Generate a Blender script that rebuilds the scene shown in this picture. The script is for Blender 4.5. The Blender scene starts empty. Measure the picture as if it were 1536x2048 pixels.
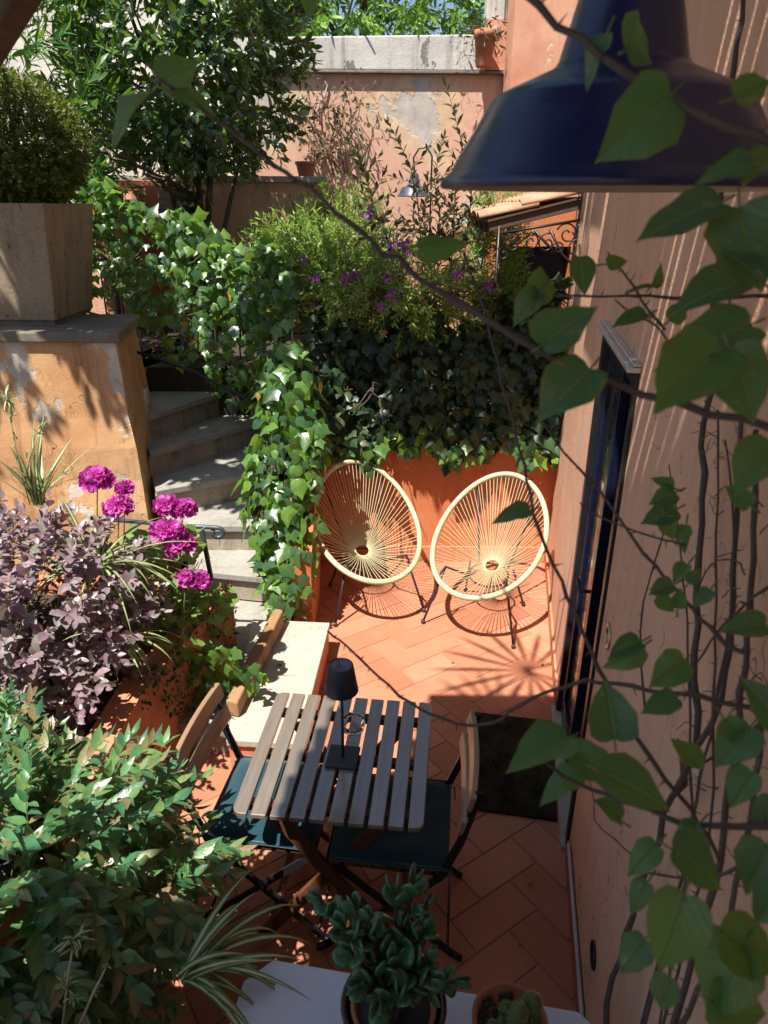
import bpy, bmesh, math, random
import numpy as np
from mathutils import Vector, Matrix

R = math.radians
scene = bpy.context.scene
COL = scene.collection
rnd = random.Random(7)

# ------------------------------------------------------------------ camera
CAM_Z, PITCH, ROLL, FPX = 2.5, R(23.4), 0.0085, 1418.0
_f = Vector((0, math.cos(PITCH), -math.sin(PITCH)))
_u = Vector((0, math.sin(PITCH), math.cos(PITCH)))
_r = Vector((1, 0, 0))
CR = _r * math.cos(ROLL) + _u * math.sin(ROLL)
CU = _u * math.cos(ROLL) - _r * math.sin(ROLL)
CF = _f
CAM = Vector((0, 0, CAM_Z))
cd = bpy.data.cameras.new('camera')
cam = bpy.data.objects.new('camera', cd); COL.objects.link(cam)
m = Matrix.Identity(4)
for i, v in enumerate((CR, CU, -CF)):
    for j in range(3): m[j][i] = v[j]
m.translation = CAM
cam.matrix_world = m
cd.sensor_fit = 'VERTICAL'; cd.sensor_height = 36.0; cd.sensor_width = 27.0
cd.lens = FPX / 2048 * 36.0
cd.clip_start = 0.02; cd.clip_end = 300
cd.dof.use_dof = True; cd.dof.focus_distance = 3.6; cd.dof.aperture_fstop = 6.5
scene.camera = cam

# ------------------------------------------------------------------ sky, sun, exposure
LIGHT = Vector((0.30, 0.40, -1.0)).normalized()        # the way the sunlight travels
w = bpy.data.worlds.new('World'); scene.world = w; w.use_nodes = True
nt = w.node_tree; nt.nodes.clear()
sky = nt.nodes.new('ShaderNodeTexSky'); sky.sky_type = 'NISHITA'; sky.sun_disc = False
sky.sun_elevation = math.asin(-LIGHT.z)
sky.sun_rotation = math.atan2(-LIGHT.x, -LIGHT.y)
bg = nt.nodes.new('ShaderNodeBackground'); bg.inputs['Strength'].default_value = 0.072
wo = nt.nodes.new('ShaderNodeOutputWorld')
nt.links.new(sky.outputs[0], bg.inputs[0]); nt.links.new(bg.outputs[0], wo.inputs[0])
sl = bpy.data.lights.new('sun', 'SUN'); sl.energy = 5.0; sl.angle = R(0.5); sl.color = (1.0, 0.94, 0.84)
so = bpy.data.objects.new('sun', sl); COL.objects.link(so)
so.rotation_euler = LIGHT.to_track_quat('-Z', 'Y').to_euler(); so.location = (-3, -3, 9)
vs = scene.view_settings
vs.view_transform = 'Standard'; vs.look = 'None'; vs.exposure = 1.0; vs.gamma = 1.0; vs.use_curve_mapping = False

# ------------------------------------------------------------------ helpers: points
def ray(px, py):
    return CF + CR * ((px - 768) / FPX) + CU * ((1024 - py) / FPX)
def ay(px, py, y):                       # point of the place at ground distance y
    d = ray(px, py); return CAM + d * (y / d.y)
def az(px, py, z):                       # point of the place at height z
    d = ray(px, py); return CAM + d * ((z - CAM_Z) / d.z)
def ac(px, py, c):                       # point at camera distance c
    return CAM + ray(px, py) * c
WX0, WK = 0.413, 0.172                   # the house wall runs along x = WX0 + WK*y
WN = Vector((-1, WK, 0)).normalized()    # its outward normal
WD = Vector((WK, 1, 0)).normalized()     # its direction away from the camera
def wallx(y): return WX0 + WK * y
def aw(px, py, off):                     # point a given distance off the house wall
    d = ray(px, py); p0 = Vector((WX0, 0, 0)) + WN * off
    return CAM + d * ((p0 - CAM).dot(WN) / d.dot(WN))
def proj(p):
    v = p - CAM; c = v.dot(CF)
    return 768 + FPX * v.dot(CR) / c, 1024 - FPX * v.dot(CU) / c, c

# ------------------------------------------------------------------ helpers: objects
def tag(o, label, cat=None, group=None, kind=None):
    if label: o['label'] = label
    if cat: o['category'] = cat
    if group: o['group'] = group
    if kind: o['kind'] = kind
    return o
def thing(name, label, cat, loc=(0, 0, 0), rz=0.0, group=None):
    o = bpy.data.objects.new(name, None); COL.objects.link(o)
    o.empty_display_size = 0.1
    o.location = loc; o.rotation_euler = (0, 0, rz)
    return tag(o, label, cat, group)
def link(name, me, parent=None, loc=None, mat4=None):
    o = bpy.data.objects.new(name, me); COL.objects.link(o)
    if parent: o.parent = parent
    if mat4 is not None: o.matrix_local = mat4
    elif loc is not None: o.location = loc
    return o
def root_loc(o):
    v = Vector((0, 0, 0))
    while o: v = v + o.location; o = o.parent
    return v
def copy_tree(o, parent=None):
    c = o.copy(); COL.objects.link(c); c.parent = parent
    for ch in list(o.children): copy_tree(ch, c)
    return c

class MB:
    """collects shapes; build() links them as one mesh object"""
    def __init__(s): s.v = []; s.f = []; s.sm = []; s.mi = []
    def add(s, vs, fs, smooth=False, mi=0):
        n = len(s.v); s.v += [tuple(x) for x in vs]
        for f in fs: s.f.append(tuple(i + n for i in f)); s.sm.append(smooth); s.mi.append(mi)
        return s
    def box(s, c, size, M=None, bev=0.0, mi=0):
        hx, hy, hz = size[0] / 2, size[1] / 2, size[2] / 2
        c = Vector(c); M = M or Matrix.Identity(3)
        if bev <= 0:
            vs = [Vector((x * hx, y * hy, z * hz)) for z in (-1, 1) for y in (-1, 1) for x in (-1, 1)]
            fs = [(0, 2, 3, 1), (4, 5, 7, 6), (0, 1, 5, 4), (2, 6, 7, 3), (0, 4, 6, 2), (1, 3, 7, 5)]
            return s.add([M @ v + c for v in vs], fs, mi=mi)
        b = min(bev, hx * .9, hy * .9, hz * .9)
        bm = bmesh.new(); bmesh.ops.create_cube(bm, size=1)
        for v in bm.verts: v.co = Vector((v.co.x * 2 * hx, v.co.y * 2 * hy, v.co.z * 2 * hz))
        bmesh.ops.bevel(bm, geom=list(bm.edges), offset=b, segments=1, affect='EDGES', profile=.5)
        bm.verts.index_update()
        s.add([M @ v.co + c for v in bm.verts], [[v.index for v in f.verts] for f in bm.faces], mi=mi)
        bm.free(); return s
    def bar(s, a, b, wd, th, up=Vector((0, 0, 1)), bev=0.0, mi=0):
        a = Vector(a); b = Vector(b); d = (b - a); L = d.length; d.normalize()
        x = d.cross(up)
        if x.length < 1e-5: x = Vector((1, 0, 0))
        x.normalize(); z = x.cross(d)
        M = Matrix((x, d, z)).transposed()
        return s.box((a + b) / 2, (wd, L, th), M, bev, mi)
    def tube(s, pts, rad, n=8, caps=True, closed=False, mi=0):
        pts = [Vector(p) for p in pts]; k = len(pts)
        rad = [rad] * k if isinstance(rad, (int, float)) else list(rad)
        vs, fs = [], []; ref = None
        for i, p in enumerate(pts):
            if closed: d = pts[(i + 1) % k] - pts[i - 1]
            else: d = pts[min(i + 1, k - 1)] - pts[max(i - 1, 0)]
            if d.length < 1e-9: d = Vector((0, 0, 1))
            d.normalize()
            if ref is None: ref = Vector((0, 0, 1)) if abs(d.z) < .9 else Vector((1, 0, 0))
            x = ref - d * ref.dot(d)
            if x.length < 1e-4: x = Vector((1, 0, 0)) - d * d.x
            x.normalize(); y = d.cross(x); ref = x
            for j in range(n):
                a = 2 * math.pi * j / n
                vs.append(p + (x * math.cos(a) + y * math.sin(a)) * rad[i])
        for i in range(k if closed else k - 1):
            i2 = (i + 1) % k
            for j in range(n):
                j2 = (j + 1) % n
                fs.append((i * n + j, i * n + j2, i2 * n + j2, i2 * n + j))
        s.add(vs, fs, True, mi)
        if caps and not closed:
            b = len(s.v) - k * n
            s.f.append(tuple(b + j for j in range(n))[::-1]); s.sm.append(False); s.mi.append(mi)
            s.f.append(tuple(b + (k - 1) * n + j for j in range(n))); s.sm.append(False); s.mi.append(mi)
        return s
    def lathe(s, prof, c=(0, 0, 0), n=24, smooth=True, M=None, mi=0, caps=False):
        c = Vector(c); vs, fs = [], []; k = len(prof)
        for r, z in prof:
            for j in range(n):
                a = 2 * math.pi * j / n
                v = Vector((r * math.cos(a), r * math.sin(a), z))
                vs.append((M @ v if M else v) + c)
        for i in range(k - 1):
            for j in range(n):
                j2 = (j + 1) % n
                fs.append((i * n + j, i * n + j2, (i + 1) * n + j2, (i + 1) * n + j))
        if caps:
            fs.append(tuple(range(n))[::-1]); fs.append(tuple((k - 1) * n + j for j in range(n)))
        return s.add(vs, fs, smooth, mi)
    def prism(s, poly, z0, z1, mi=0):
        n = len(poly)
        a = sum(poly[i][0] * poly[(i + 1) % n][1] - poly[(i + 1) % n][0] * poly[i][1] for i in range(n))
        if a < 0: poly = poly[::-1]
        z0 = [z0] * n if isinstance(z0, (int, float)) else z0
        z1 = [z1] * n if isinstance(z1, (int, float)) else z1
        vs = [(p[0], p[1], z) for p, z in zip(poly, z0)] + [(p[0], p[1], z) for p, z in zip(poly, z1)]
        fs = [tuple(range(n))[::-1], tuple(range(n, 2 * n))]
        for i in range(n): j = (i + 1) % n; fs.append((i, j, n + j, n + i))
        return s.add(vs, fs, mi=mi)
    def mesh(s, name, mats, off=None):
        me = bpy.data.meshes.new(name)
        v = s.v if off is None else [(a - off[0], b - off[1], c - off[2]) for a, b, c in s.v]
        me.from_pydata(v, [], s.f)
        me.polygons.foreach_set('use_smooth', s.sm); me.polygons.foreach_set('material_index', s.mi)
        for mt in (mats if isinstance(mats, (list, tuple)) else [mats]): me.materials.append(mt)
        me.update(); return me
    def build(s, name, mats, parent=None, world=True):
        """vertices are in world space unless world=False (then local to the parent)"""
        off = root_loc(parent) if (parent and world) else None
        return link(name, s.mesh(name, mats, off), parent)

def bevel(o, wd=0.004, seg=2):
    md = o.modifiers.new('edge', 'BEVEL'); md.width = wd; md.segments = seg; md.limit_method = 'ANGLE'
    return o

# ------------------------------------------------------------------ helpers: materials
class NT:
    def __init__(s, name):
        s.m = bpy.data.materials.new(name); s.m.use_nodes = True
        s.t = s.m.node_tree; s.t.nodes.clear()
        s.out = s.n('ShaderNodeOutputMaterial')
    def n(s, t, **k):
        o = s.t.nodes.new(t)
        for a, b in k.items(): setattr(o, a, b)
        return o
    def l(s, a, b): s.t.links.new(a, b)
    def val(s, sock, v):
        if hasattr(v, 'node'): s.l(v, sock)
        else: sock.default_value = v
    def pos(s, scale=(1, 1, 1), obj=False, rot=(0, 0, 0)):
        mp = s.n('ShaderNodeMapping'); mp.inputs['Scale'].default_value = scale; mp.inputs['Rotation'].default_value = rot
        if obj: s.l(s.n('ShaderNodeTexCoord').outputs['Object'], mp.inputs[0])
        else: s.l(s.n('ShaderNodeNewGeometry').outputs['Position'], mp.inputs[0])
        return mp.outputs[0]
    def noise(s, vec, scale, detail=4, rough=.55, dist=0.0):
        o = s.n('ShaderNodeTexNoise'); s.l(vec, o.inputs['Vector'])
        o.inputs['Scale'].default_value = scale; o.inputs['Detail'].default_value = detail
        o.inputs['Roughness'].default_value = rough; o.inputs['Distortion'].default_value = dist
        return o.outputs[0]
    def ramp(s, fac, stops, interp='LINEAR'):
        o = s.n('ShaderNodeValToRGB'); s.l(fac, o.inputs[0]); e = o.color_ramp; e.interpolation = interp
        while len(e.elements) < len(stops): e.elements.new(.5)
        for el, (p, c) in zip(e.elements, stops):
            el.position = p; el.color = (c, c, c, 1) if isinstance(c, (int, float)) else (*c, 1)
        return o.outputs[0]
    def mix(s, f, a, b, typ='MIX'):
        o = s.n('ShaderNodeMix', data_type='RGBA', blend_type=typ)
        s.val(o.inputs[0], f)
        for sk, v in ((o.inputs[6], a), (o.inputs[7], b)):
            if hasattr(v, 'node'): s.l(v, sk)
            else: sk.default_value = (*v, 1) if len(v) == 3 else v
        return o.outputs[2]
    def math(s, op, a, b=0.0):
        o = s.n('ShaderNodeMath', operation=op); s.val(o.inputs[0], a); s.val(o.inputs[1], b); return o.outputs[0]
    def bump(s, h, strength=.3, dist=.01, nrm=None):
        o = s.n('ShaderNodeBump'); s.l(h, o.inputs['Height'])
        o.inputs['Strength'].default_value = strength; o.inputs['Distance'].default_value = dist
        if nrm is not None: s.l(nrm, o.inputs['Normal'])
        return o.outputs[0]
    def rand(s):
        a = s.n('ShaderNodeObjectInfo').outputs['Random']; b = s.n('ShaderNodeNewGeometry').outputs['Random Per Island']
        return s.math('FRACT', s.math('ADD', s.math('MULTIPLY', a, 7.31), b))
    def pbr(s, col, rough=.6, metal=0.0, spec=.5, nrm=None, **kw):
        p = s.n('ShaderNodeBsdfPrincipled')
        if hasattr(col, 'node'): s.l(col, p.inputs['Base Color'])
        else: p.inputs['Base Color'].default_value = (*col, 1)
        s.val(p.inputs['Roughness'], rough); p.inputs['Metallic'].default_value = metal
        p.inputs['Specular IOR Level'].default_value = spec
        if nrm is not None: s.l(nrm, p.inputs['Normal'])
        for k, v in kw.items(): p.inputs[k.replace('_', ' ')].default_value = v
        return p.outputs[0]
    def done(s, sh): s.l(sh, s.out.inputs[0]); return s.m

def plain(name, col, rough=.5, metal=0.0, spec=.5, bump=0.0, bscale=60, var=.12, **kw):
    t = NT(name); v = t.pos(obj=True)
    n = t.noise(v, 9, 5)
    d = tuple(c * (1 - 2 * var) for c in col); l = tuple(min(1, c * (1 + var)) for c in col)
    c = t.ramp(n, [(.25, d), (.75, l)])
    rr = t.ramp(t.noise(v, 23, 4), [(.3, max(.02, rough - .08)), (.7, min(1, rough + .1))])
    nr = t.bump(t.noise(v, bscale, 3), bump, .004) if bump else None
    return t.done(t.pbr(c, rr, metal, spec, nr, **kw))

def plaster(name, a, b, peel=None, peel_at=.62, peel_scale=1.6, dirt=(.05, .035, .025), dirt_amt=.5, streak=True, bump=.35, under=None, cracks=0.0, rough=.88):
    """old lime plaster: cloudy wash of two tones, peeled islands, rain streaks, trowel relief"""
    t = NT(name); v = t.pos()
    big = t.noise(v, 1.3, 6, .6, .4); mid = t.noise(v, 6, 6, .65); fine = t.noise(v, 90, 4, .6)
    c = t.mix(t.ramp(t.math('ADD', t.math('MULTIPLY', big, .65), t.math('MULTIPLY', mid, .35)), [(.38, 0.0), (.62, 1.0)]), a, b)
    c = t.mix(t.math('MULTIPLY', t.ramp(fine, [(.3, 1.0), (.7, 0.0)]), .22), c, tuple(x * .6 for x in a))
    h = t.math('ADD', t.math('MULTIPLY', mid, .6), t.math('MULTIPLY', fine, .25))
    if streak:
        st = t.noise(t.pos((5, 5, .35)), 2.2, 5, .7)
        c = t.mix(t.math('MULTIPLY', t.ramp(st, [(.52, 0.0), (.75, 1.0)]), dirt_amt), c, dirt)
    if peel:
        pn = t.noise(v, peel_scale, 9, .62, .25)
        edge = t.ramp(pn, [(peel_at, 0.0), (peel_at + .012, 1.0)])
        if under:
            pn2 = t.ramp(pn, [(peel_at - .05, 0.0), (peel_at - .035, 1.0)])
            c = t.mix(t.math('MULTIPLY', pn2, .8), c, t.mix(t.ramp(mid, [(.4, 0.0), (.6, 1.0)]), under, tuple(x * .8 for x in under)))
        c = t.mix(edge, c, t.mix(t.ramp(mid, [(.35, 0.0), (.65, 1.0)]), peel, tuple(x * .68 for x in peel)))
        h = t.math('SUBTRACT', h, t.math('MULTIPLY', edge, .9))
    if cracks:
        vo = t.n('ShaderNodeTexVoronoi', feature='DISTANCE_TO_EDGE'); vo.inputs['Scale'].default_value = 2.1
        dm = t.n('ShaderNodeVectorMath', operation='ADD'); t.l(v, dm.inputs[0])
        nn = t.n('ShaderNodeTexNoise'); t.l(v, nn.inputs['Vector']); nn.inputs['Scale'].default_value = 5
        t.l(nn.outputs[1], dm.inputs[1]); t.l(dm.outputs[0], vo.inputs['Vector'])
        cr = t.math('MULTIPLY', t.ramp(vo.outputs[0], [(.0, 1.0), (.008, 0.0)]), t.ramp(t.noise(v, 2.2, 2), [(.5, 0.0), (.56, 1.0)]))
        c = t.mix(t.math('MULTIPLY', cr, cracks), c, (.06, .04, .03)); h = t.math('SUBTRACT', h, cr)
    return t.done(t.pbr(c, rough, 0, .25, t.bump(h, bump, .02)))

def leafmat(name, cols, rough=.42, trans=.3, tcol=None, spec=.5, vein=0.0):
    t = NT(name); r = t.rand()
    k = len(cols)
    c = t.ramp(r, [((i + .5) / k, cc) for i, cc in enumerate(cols)])
    n = t.noise(t.pos(), 35, 3)
    c = t.mix(t.math('MULTIPLY', t.ramp(n, [(.35, 1.0), (.65, 0.0)]), .35), c, tuple(x * .55 for x in cols[0]))
    h = t.bump(t.noise(t.pos(), 130, 2), .25, .004)
    p = t.pbr(c, t.ramp(n, [(.3, rough - .08), (.7, rough + .12)]), 0, spec, h)
    tr = t.n('ShaderNodeBsdfTranslucent')
    t.l(t.mix(.55, c, tcol or tuple(min(1, x * 1.9) for x in cols[-1])), tr.inputs[0])
    ms = t.n('ShaderNodeMixShader'); ms.inputs[0].default_value = trans
    t.l(p, ms.inputs[1]); t.l(tr.outputs[0], ms.inputs[2])
    return t.done(ms.outputs[0])

def woodmat(name, a, b, axis=1, rough=.5, spec=.5, grain=1.0, coat=0.0, wear=None):
    t = NT(name); sc = [38, 38, 38]; sc[axis] = 2.0
    tc = t.n('ShaderNodeTexCoord'); off = t.n('ShaderNodeVectorMath', operation='ADD')
    t.l(tc.outputs['Object'], off.inputs[0])
    oi = t.n('ShaderNodeObjectInfo'); cx = t.n('ShaderNodeCombineXYZ')
    for i in range(3): t.l(t.math('MULTIPLY', oi.outputs['Random'], 13.0 + i), cx.inputs[i])
    t.l(cx.outputs[0], off.inputs[1])
    mp = t.n('ShaderNodeMapping'); mp.inputs['Scale'].default_value = sc; t.l(off.outputs[0], mp.inputs[0])
    g = t.noise(mp.outputs[0], 1.6, 6, .7, .6); g2 = t.noise(off.outputs[0], 5, 4)
    c = t.ramp(g, [(.3, a), (.7, b)])
    c = t.mix(t.math('MULTIPLY', oi.outputs['Random'], .35), c, tuple(x * .55 for x in a))
    if wear: c = t.mix(t.ramp(g2, [(.5, 0.0), (.72, .8)]), c, wear)
    rr = t.ramp(g2, [(.3, rough - .08), (.7, rough + .12)])
    return t.done(t.pbr(c, rr, 0, spec, t.bump(g, .25 * grain, .003), Coat_Weight=coat, Coat_Roughness=.16, Coat_IOR=2.0))
# ------------------------------------------------------------------ materials
M = {}
def tilemat():
    t = NT('terracotta_tile'); v = t.pos()
    oi = t.n('ShaderNodeObjectInfo').outputs['Random']
    c = t.ramp(oi, [(.0, (.375, .150, .085)), (.3, (.42, .172, .10)), (.7, (.445, .187, .112)), (1.0, (.50, .225, .14))])
    blot = t.noise(v, 4.5, 6, .62, .3)
    c = t.mix(t.ramp(blot, [(.45, 0.0), (.75, .55)]), c, (.40, .15, .08))
    c = t.mix(t.math('MULTIPLY', t.ramp(t.noise(v, 11, 5, .7), [(.55, 0.0), (.8, 1.0)]), .4), c, (.58, .30, .18))
    sp = t.noise(v, 260, 2)
    c = t.mix(t.math('MULTIPLY', t.ramp(sp, [(.62, 0.0), (.7, 1.0)]), .35), c, (.2, .06, .03))
    big = t.noise(v, .9, 7, .68, .5); c = t.mix(t.math('MULTIPLY', t.ramp(big, [(.5, 0.0), (.68, 1.0)]), .45), c, (.27, .10, .06))
    h = t.math('ADD', t.math('MULTIPLY', blot, .8), t.math('MULTIPLY', sp, .12))
    rr = t.ramp(t.noise(v, 7, 4), [(.3, .55), (.7, .8)])
    return t.done(t.pbr(c, rr, 0, .22, t.bump(h, .22, .01)))
M['tile'] = tilemat()
M['grout'] = plain('grout', (.42, .21, .13), .95, bump=.4)
M['wall_tan'] = plaster('ochre_pink_wall_plaster', (.62, .35, .235), (.71, .43, .30), dirt=(.42, .24, .155), dirt_amt=.6, bump=.6, cracks=.55)
M['skirt'] = plain('red_skirting', (.36, .085, .035), .6, bump=.2)
M['wall_orange'] = plaster('orange_patio_plaster', (.52, .165, .068), (.58, .215, .10), peel=(.74, .66, .62), peel_at=.635, peel_scale=1.9, dirt=(.25, .06, .02), dirt_amt=.35, under=(.58, .24, .12))
M['wall_ochre'] = plaster('peeling_ochre_plaster', (.50, .26, .12), (.62, .40, .23), peel=(.62, .55, .47), peel_at=.565, peel_scale=2.0, dirt=(.13, .06, .025), dirt_amt=.75, under=(.64, .38, .19), cracks=.9)
M['wall_pink'] = plaster('faded_pink_plaster', (.55, .24, .15), (.66, .36, .24), peel=(.62, .47, .33), peel_at=.64, peel_scale=2.4, dirt=(.35, .2, .13), dirt_amt=.45)
M['wall_back'] = plaster('flaking_garden_wall_plaster', (.58, .33, .24), (.64, .42, .32), peel=(.50, .45, .41), peel_at=.545, peel_scale=.62, dirt=(.38, .26, .15), dirt_amt=.5, under=(.62, .46, .30), cracks=.5)
M['coping_grey'] = plaster('grey_lime_coping', (.46, .44, .41), (.60, .58, .55), peel=(.24, .23, .21), peel_at=.60, peel_scale=3.0, dirt=(.12, .11, .1), dirt_amt=.7, bump=.7)
M['wall_white'] = plaster('rough_white_plaster', (.60, .56, .50), (.70, .66, .60), dirt=(.4, .36, .3), dirt_amt=.4, bump=.7)
M['planter_pink'] = plaster('salmon_kerb_plaster', (.54, .20, .105), (.60, .27, .16), dirt=(.25, .09, .045), dirt_amt=.5)
M['kerb_tan'] = plaster('tan_kerb_plaster', (.30, .165, .085), (.40, .24, .135), dirt=(.17, .10, .04), dirt_amt=.8, peel=(.30, .22, .12), peel_at=.6, peel_scale=6)
def stone(name, a, b, dark, moss=None, pit=0.0, rough=.8):
    t = NT(name); v = t.pos()
    n = t.noise(v, 3, 7, .65, .3); f = t.noise(v, 55, 5, .7)
    c = t.ramp(n, [(.3, a), (.7, b)])
    c = t.mix(t.math('MULTIPLY', t.ramp(f, [(.45, 0.0), (.75, 1.0)]), .45), c, dark)
    st = t.noise(t.pos((4, 4, .5)), 2.4, 6, .7)
    c = t.mix(t.ramp(st, [(.52, 0.0), (.78, .75)]), c, dark)
    if moss: c = t.mix(t.ramp(t.noise(v, 4.4, 7, .7), [(.52, 0.0), (.66, .8)]), c, moss)
    h = t.math('ADD', n, t.math('MULTIPLY', f, .35))
    if pit:
        pn = t.noise(t.pos((30, 30, 11)), 1.0, 3, .5); pm = t.ramp(pn, [(.67, 0.0), (.71, 1.0)])
        c = t.mix(t.math('MULTIPLY', pm, .85), c, (.07, .045, .025)); h = t.math('SUBTRACT', h, t.math('MULTIPLY', pm, 1.5))
    return t.done(t.pbr(c, rough, 0, .35, t.bump(h, .45, .012)))
M['travertine'] = stone('travertine', (.26, .20, .135), (.38, .30, .205), (.06, .045, .032), pit=1)
M['step'] = stone('grey_travertine_tread', (.25, .24, .215), (.37, .355, .32), (.12, .11, .095))
M['riser'] = stone('mossy_riser', (.30, .26, .21), (.42, .35, .28), (.12, .10, .07), moss=(.12, .12, .05))
M['slab'] = stone('pale_bench_stone', (.37, .335, .285), (.46, .425, .37), (.27, .23, .18))
M['capstone'] = stone('shaded_lichen_capstone', (.13, .115, .095), (.25, .22, .18), (.06, .05, .04))  # lichen grey, darkened further for the shade of the box ball
M['black'] = plain('black_painted_metal', (.012, .012, .015), .42, 0.0, .5)
M['blackglass'] = plain('dark_glass', (.006, .007, .010), .05, 0, .6, var=.02)
M['navy'] = plain('navy_door_paint', (.006, .009, .030), .30, 0, .6)
M['lampblue'] = plain('navy_enamel', (.013, .020, .085), .30, 0, .6, bump=.05)
M['lampin'] = plain('cream_enamel_inside', (.45, .36, .26), .5)
M['grey_metal'] = plain('blue_grey_metal', (.045, .06, .085), .45, .0, .6)
M['cap_metal'] = plain('aluminium_trim', (.62, .60, .58), .45, .6)
M['cord'] = plain('cream_pvc_cord', (.50, .46, .29), .42, 0, .5)
M['leg'] = plain('plum_black_steel', (.05, .035, .045), .4, .3)
M['slat'] = woodmat('weathered_acacia', (.155, .122, .095), (.275, .228, .185), 1, .36, 1.0, coat=1.0)
M['slat_dark'] = woodmat('oiled_acacia', (.075, .028, .014), (.145, .06, .03), 1, .5, .5)
M['slat_back'] = woodmat('chair_back_acacia', (.26, .15, .085), (.42, .27, .165), 0, .5, .5, coat=.2)
M['beam'] = woodmat('old_beam', (.07, .045, .03), (.16, .11, .075), 1, .8, .3)
M['teal'] = plain('teal_velvet', (.004, .040, .058), .8, 0, .2, bump=.4, bscale=300, Sheen_Weight=.5)
M['charcoal'] = plain('charcoal_lamp_paint', (.030, .036, .050), .45, 0, .5)
M['lamp_top'] = plain('lamp_lid_paint', (.10, .115, .18), .35, 0, .6)
M['white'] = plain('white_table_paint', (.62, .64, .72), .4, 0, .5, var=.05)
M['potclay'] = plain('terracotta_pot', (.40, .15, .075), .75, bump=.25)
M['potdark'] = plain('brown_glazed_pot', (.06, .035, .028), .22, 0, .6)
M['pebble'] = plain('black_gravel', (.02, .021, .026), .5)
M['soil'] = plain('soil', (.045, .03, .02), .95, bump=.8)
M['ground'] = plain('earth', (.10, .07, .045), .95, bump=.6)
M['coir'] = plain('coir_mat', (.05, .038, .022), .98, 0, .1, bump=1.0, bscale=220, var=.4)
M['rooftile'] = plain('clay_roof_tile', (.46, .25, .16), .85, bump=.4)
M['bark'] = plain('bark', (.075, .055, .04), .9, bump=.7)
M['vinebark'] = plain('vine_bark', (.085, .060, .052), .75, bump=.5, bscale=200)
M['twig'] = plain('dry_twig', (.24, .16, .095), .85)
M['greenstem'] = plain('green_stem', (.13, .17, .05), .6)
M['brass'] = plain('brass_ring', (.55, .38, .22), .4, .7)
M['cable'] = plain('pale_cable', (.45, .43, .42), .6)
t = NT('clear_glass'); g = t.n('ShaderNodeBsdfGlass'); g.inputs['IOR'].default_value = 1.45; g.inputs['Roughness'].default_value = .02
M['glass'] = t.done(g.outputs[0])
# foliage
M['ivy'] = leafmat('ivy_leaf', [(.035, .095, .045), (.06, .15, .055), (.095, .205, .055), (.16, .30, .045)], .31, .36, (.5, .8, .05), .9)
M['ivy_shaded'] = leafmat('shaded_ivy_leaf', [(.012, .034, .018), (.020, .05, .020), (.03, .068, .022), (.05, .075, .02)], .4, .18, (.14, .26, .03), .4)  # darker copy of the ivy leaf with shade put into its colours
M['laurel'] = leafmat('laurel_leaf', [(.018, .055, .026), (.03, .08, .034), (.045, .115, .04), (.13, .24, .045)], .28, .24, (.4, .65, .05), 1.0)
M['bright'] = leafmat('bright_green_leaf', [(.07, .17, .025), (.10, .24, .03), (.14, .30, .04), (.20, .36, .05)], .45, .38, (.45, .75, .05))
M['loquat'] = leafmat('long_green_leaf', [(.03, .10, .025), (.05, .15, .03), (.08, .2, .035), (.12, .26, .045)], .4, .34, (.3, .55, .05))
M['box'] = leafmat('boxwood_leaf', [(.028, .065, .014), (.05, .10, .02), (.10, .16, .028), (.26, .30, .05)], .45, .28, (.42, .46, .05))
M['polygala'] = leafmat('myrtle_leaf', [(.08, .17, .035), (.15, .27, .045), (.22, .35, .06), (.30, .42, .08)], .42, .35, (.45, .65, .08))
M['spire'] = leafmat('dark_shoot_leaf', [(.05, .04, .022), (.075, .055, .03), (.07, .085, .035), (.10, .06, .035)], .4, .2, (.15, .2, .04))
M['loro'] = leafmat('purple_leaf', [(.20, .125, .155), (.28, .20, .235), (.36, .28, .31), (.20, .23, .17), (.32, .235, .27)], .36, .2, (.5, .2, .22), .7)
M['nandina'] = leafmat('nandina_leaf', [(.045, .145, .075), (.07, .20, .085), (.12, .28, .105), (.16, .27, .085), (.30, .21, .12)], .34, .27, (.35, .55, .1), .75)
M['geraleaf'] = leafmat('geranium_leaf', [(.12, .22, .05), (.18, .3, .07), (.22, .33, .09)], .6, .3, (.4, .6, .1))
M['petal'] = leafmat('magenta_petal', [(.50, .035, .33), (.62, .075, .44), (.70, .14, .54), (.44, .025, .28)], .55, .3, (.9, .15, .75))
M['petal_red'] = leafmat('red_petal', [(.55, .012, .02), (.65, .02, .03)], .5, .25, (.9, .05, .05))
M['petal_violet'] = leafmat('violet_petal', [(.28, .05, .36), (.40, .09, .46)], .5, .3, (.6, .2, .7))
M['blade_g'] = leafmat('spider_blade_green', [(.06, .13, .03), (.10, .18, .04)], .42, .25, (.3, .45, .06))
M['blade_w'] = leafmat('spider_blade_cream', [(.50, .50, .28), (.60, .60, .38)], .42, .3, (.7, .7, .4))
M['fern'] = leafmat('fern_leaf', [(.06, .12, .025), (.10, .18, .03)], .5, .35, (.3, .45, .05))
M['succ'] = plain('jade_leaf', (.055, .15, .06), .26, 0, .6, var=.3)
M['cactus'] = plain('cactus_skin', (.09, .14, .045), .6, bump=.4)
M['spine'] = plain('cactus_spine', (.55, .48, .26), .7)
M['palm'] = leafmat('palm_leaf', [(.05, .12, .03), (.08, .16, .04)], .45, .1)
M['autumn'] = leafmat('yellow_leaf', [(.55, .36, .06), (.5, .28, .05)], .5, .3)

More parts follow.
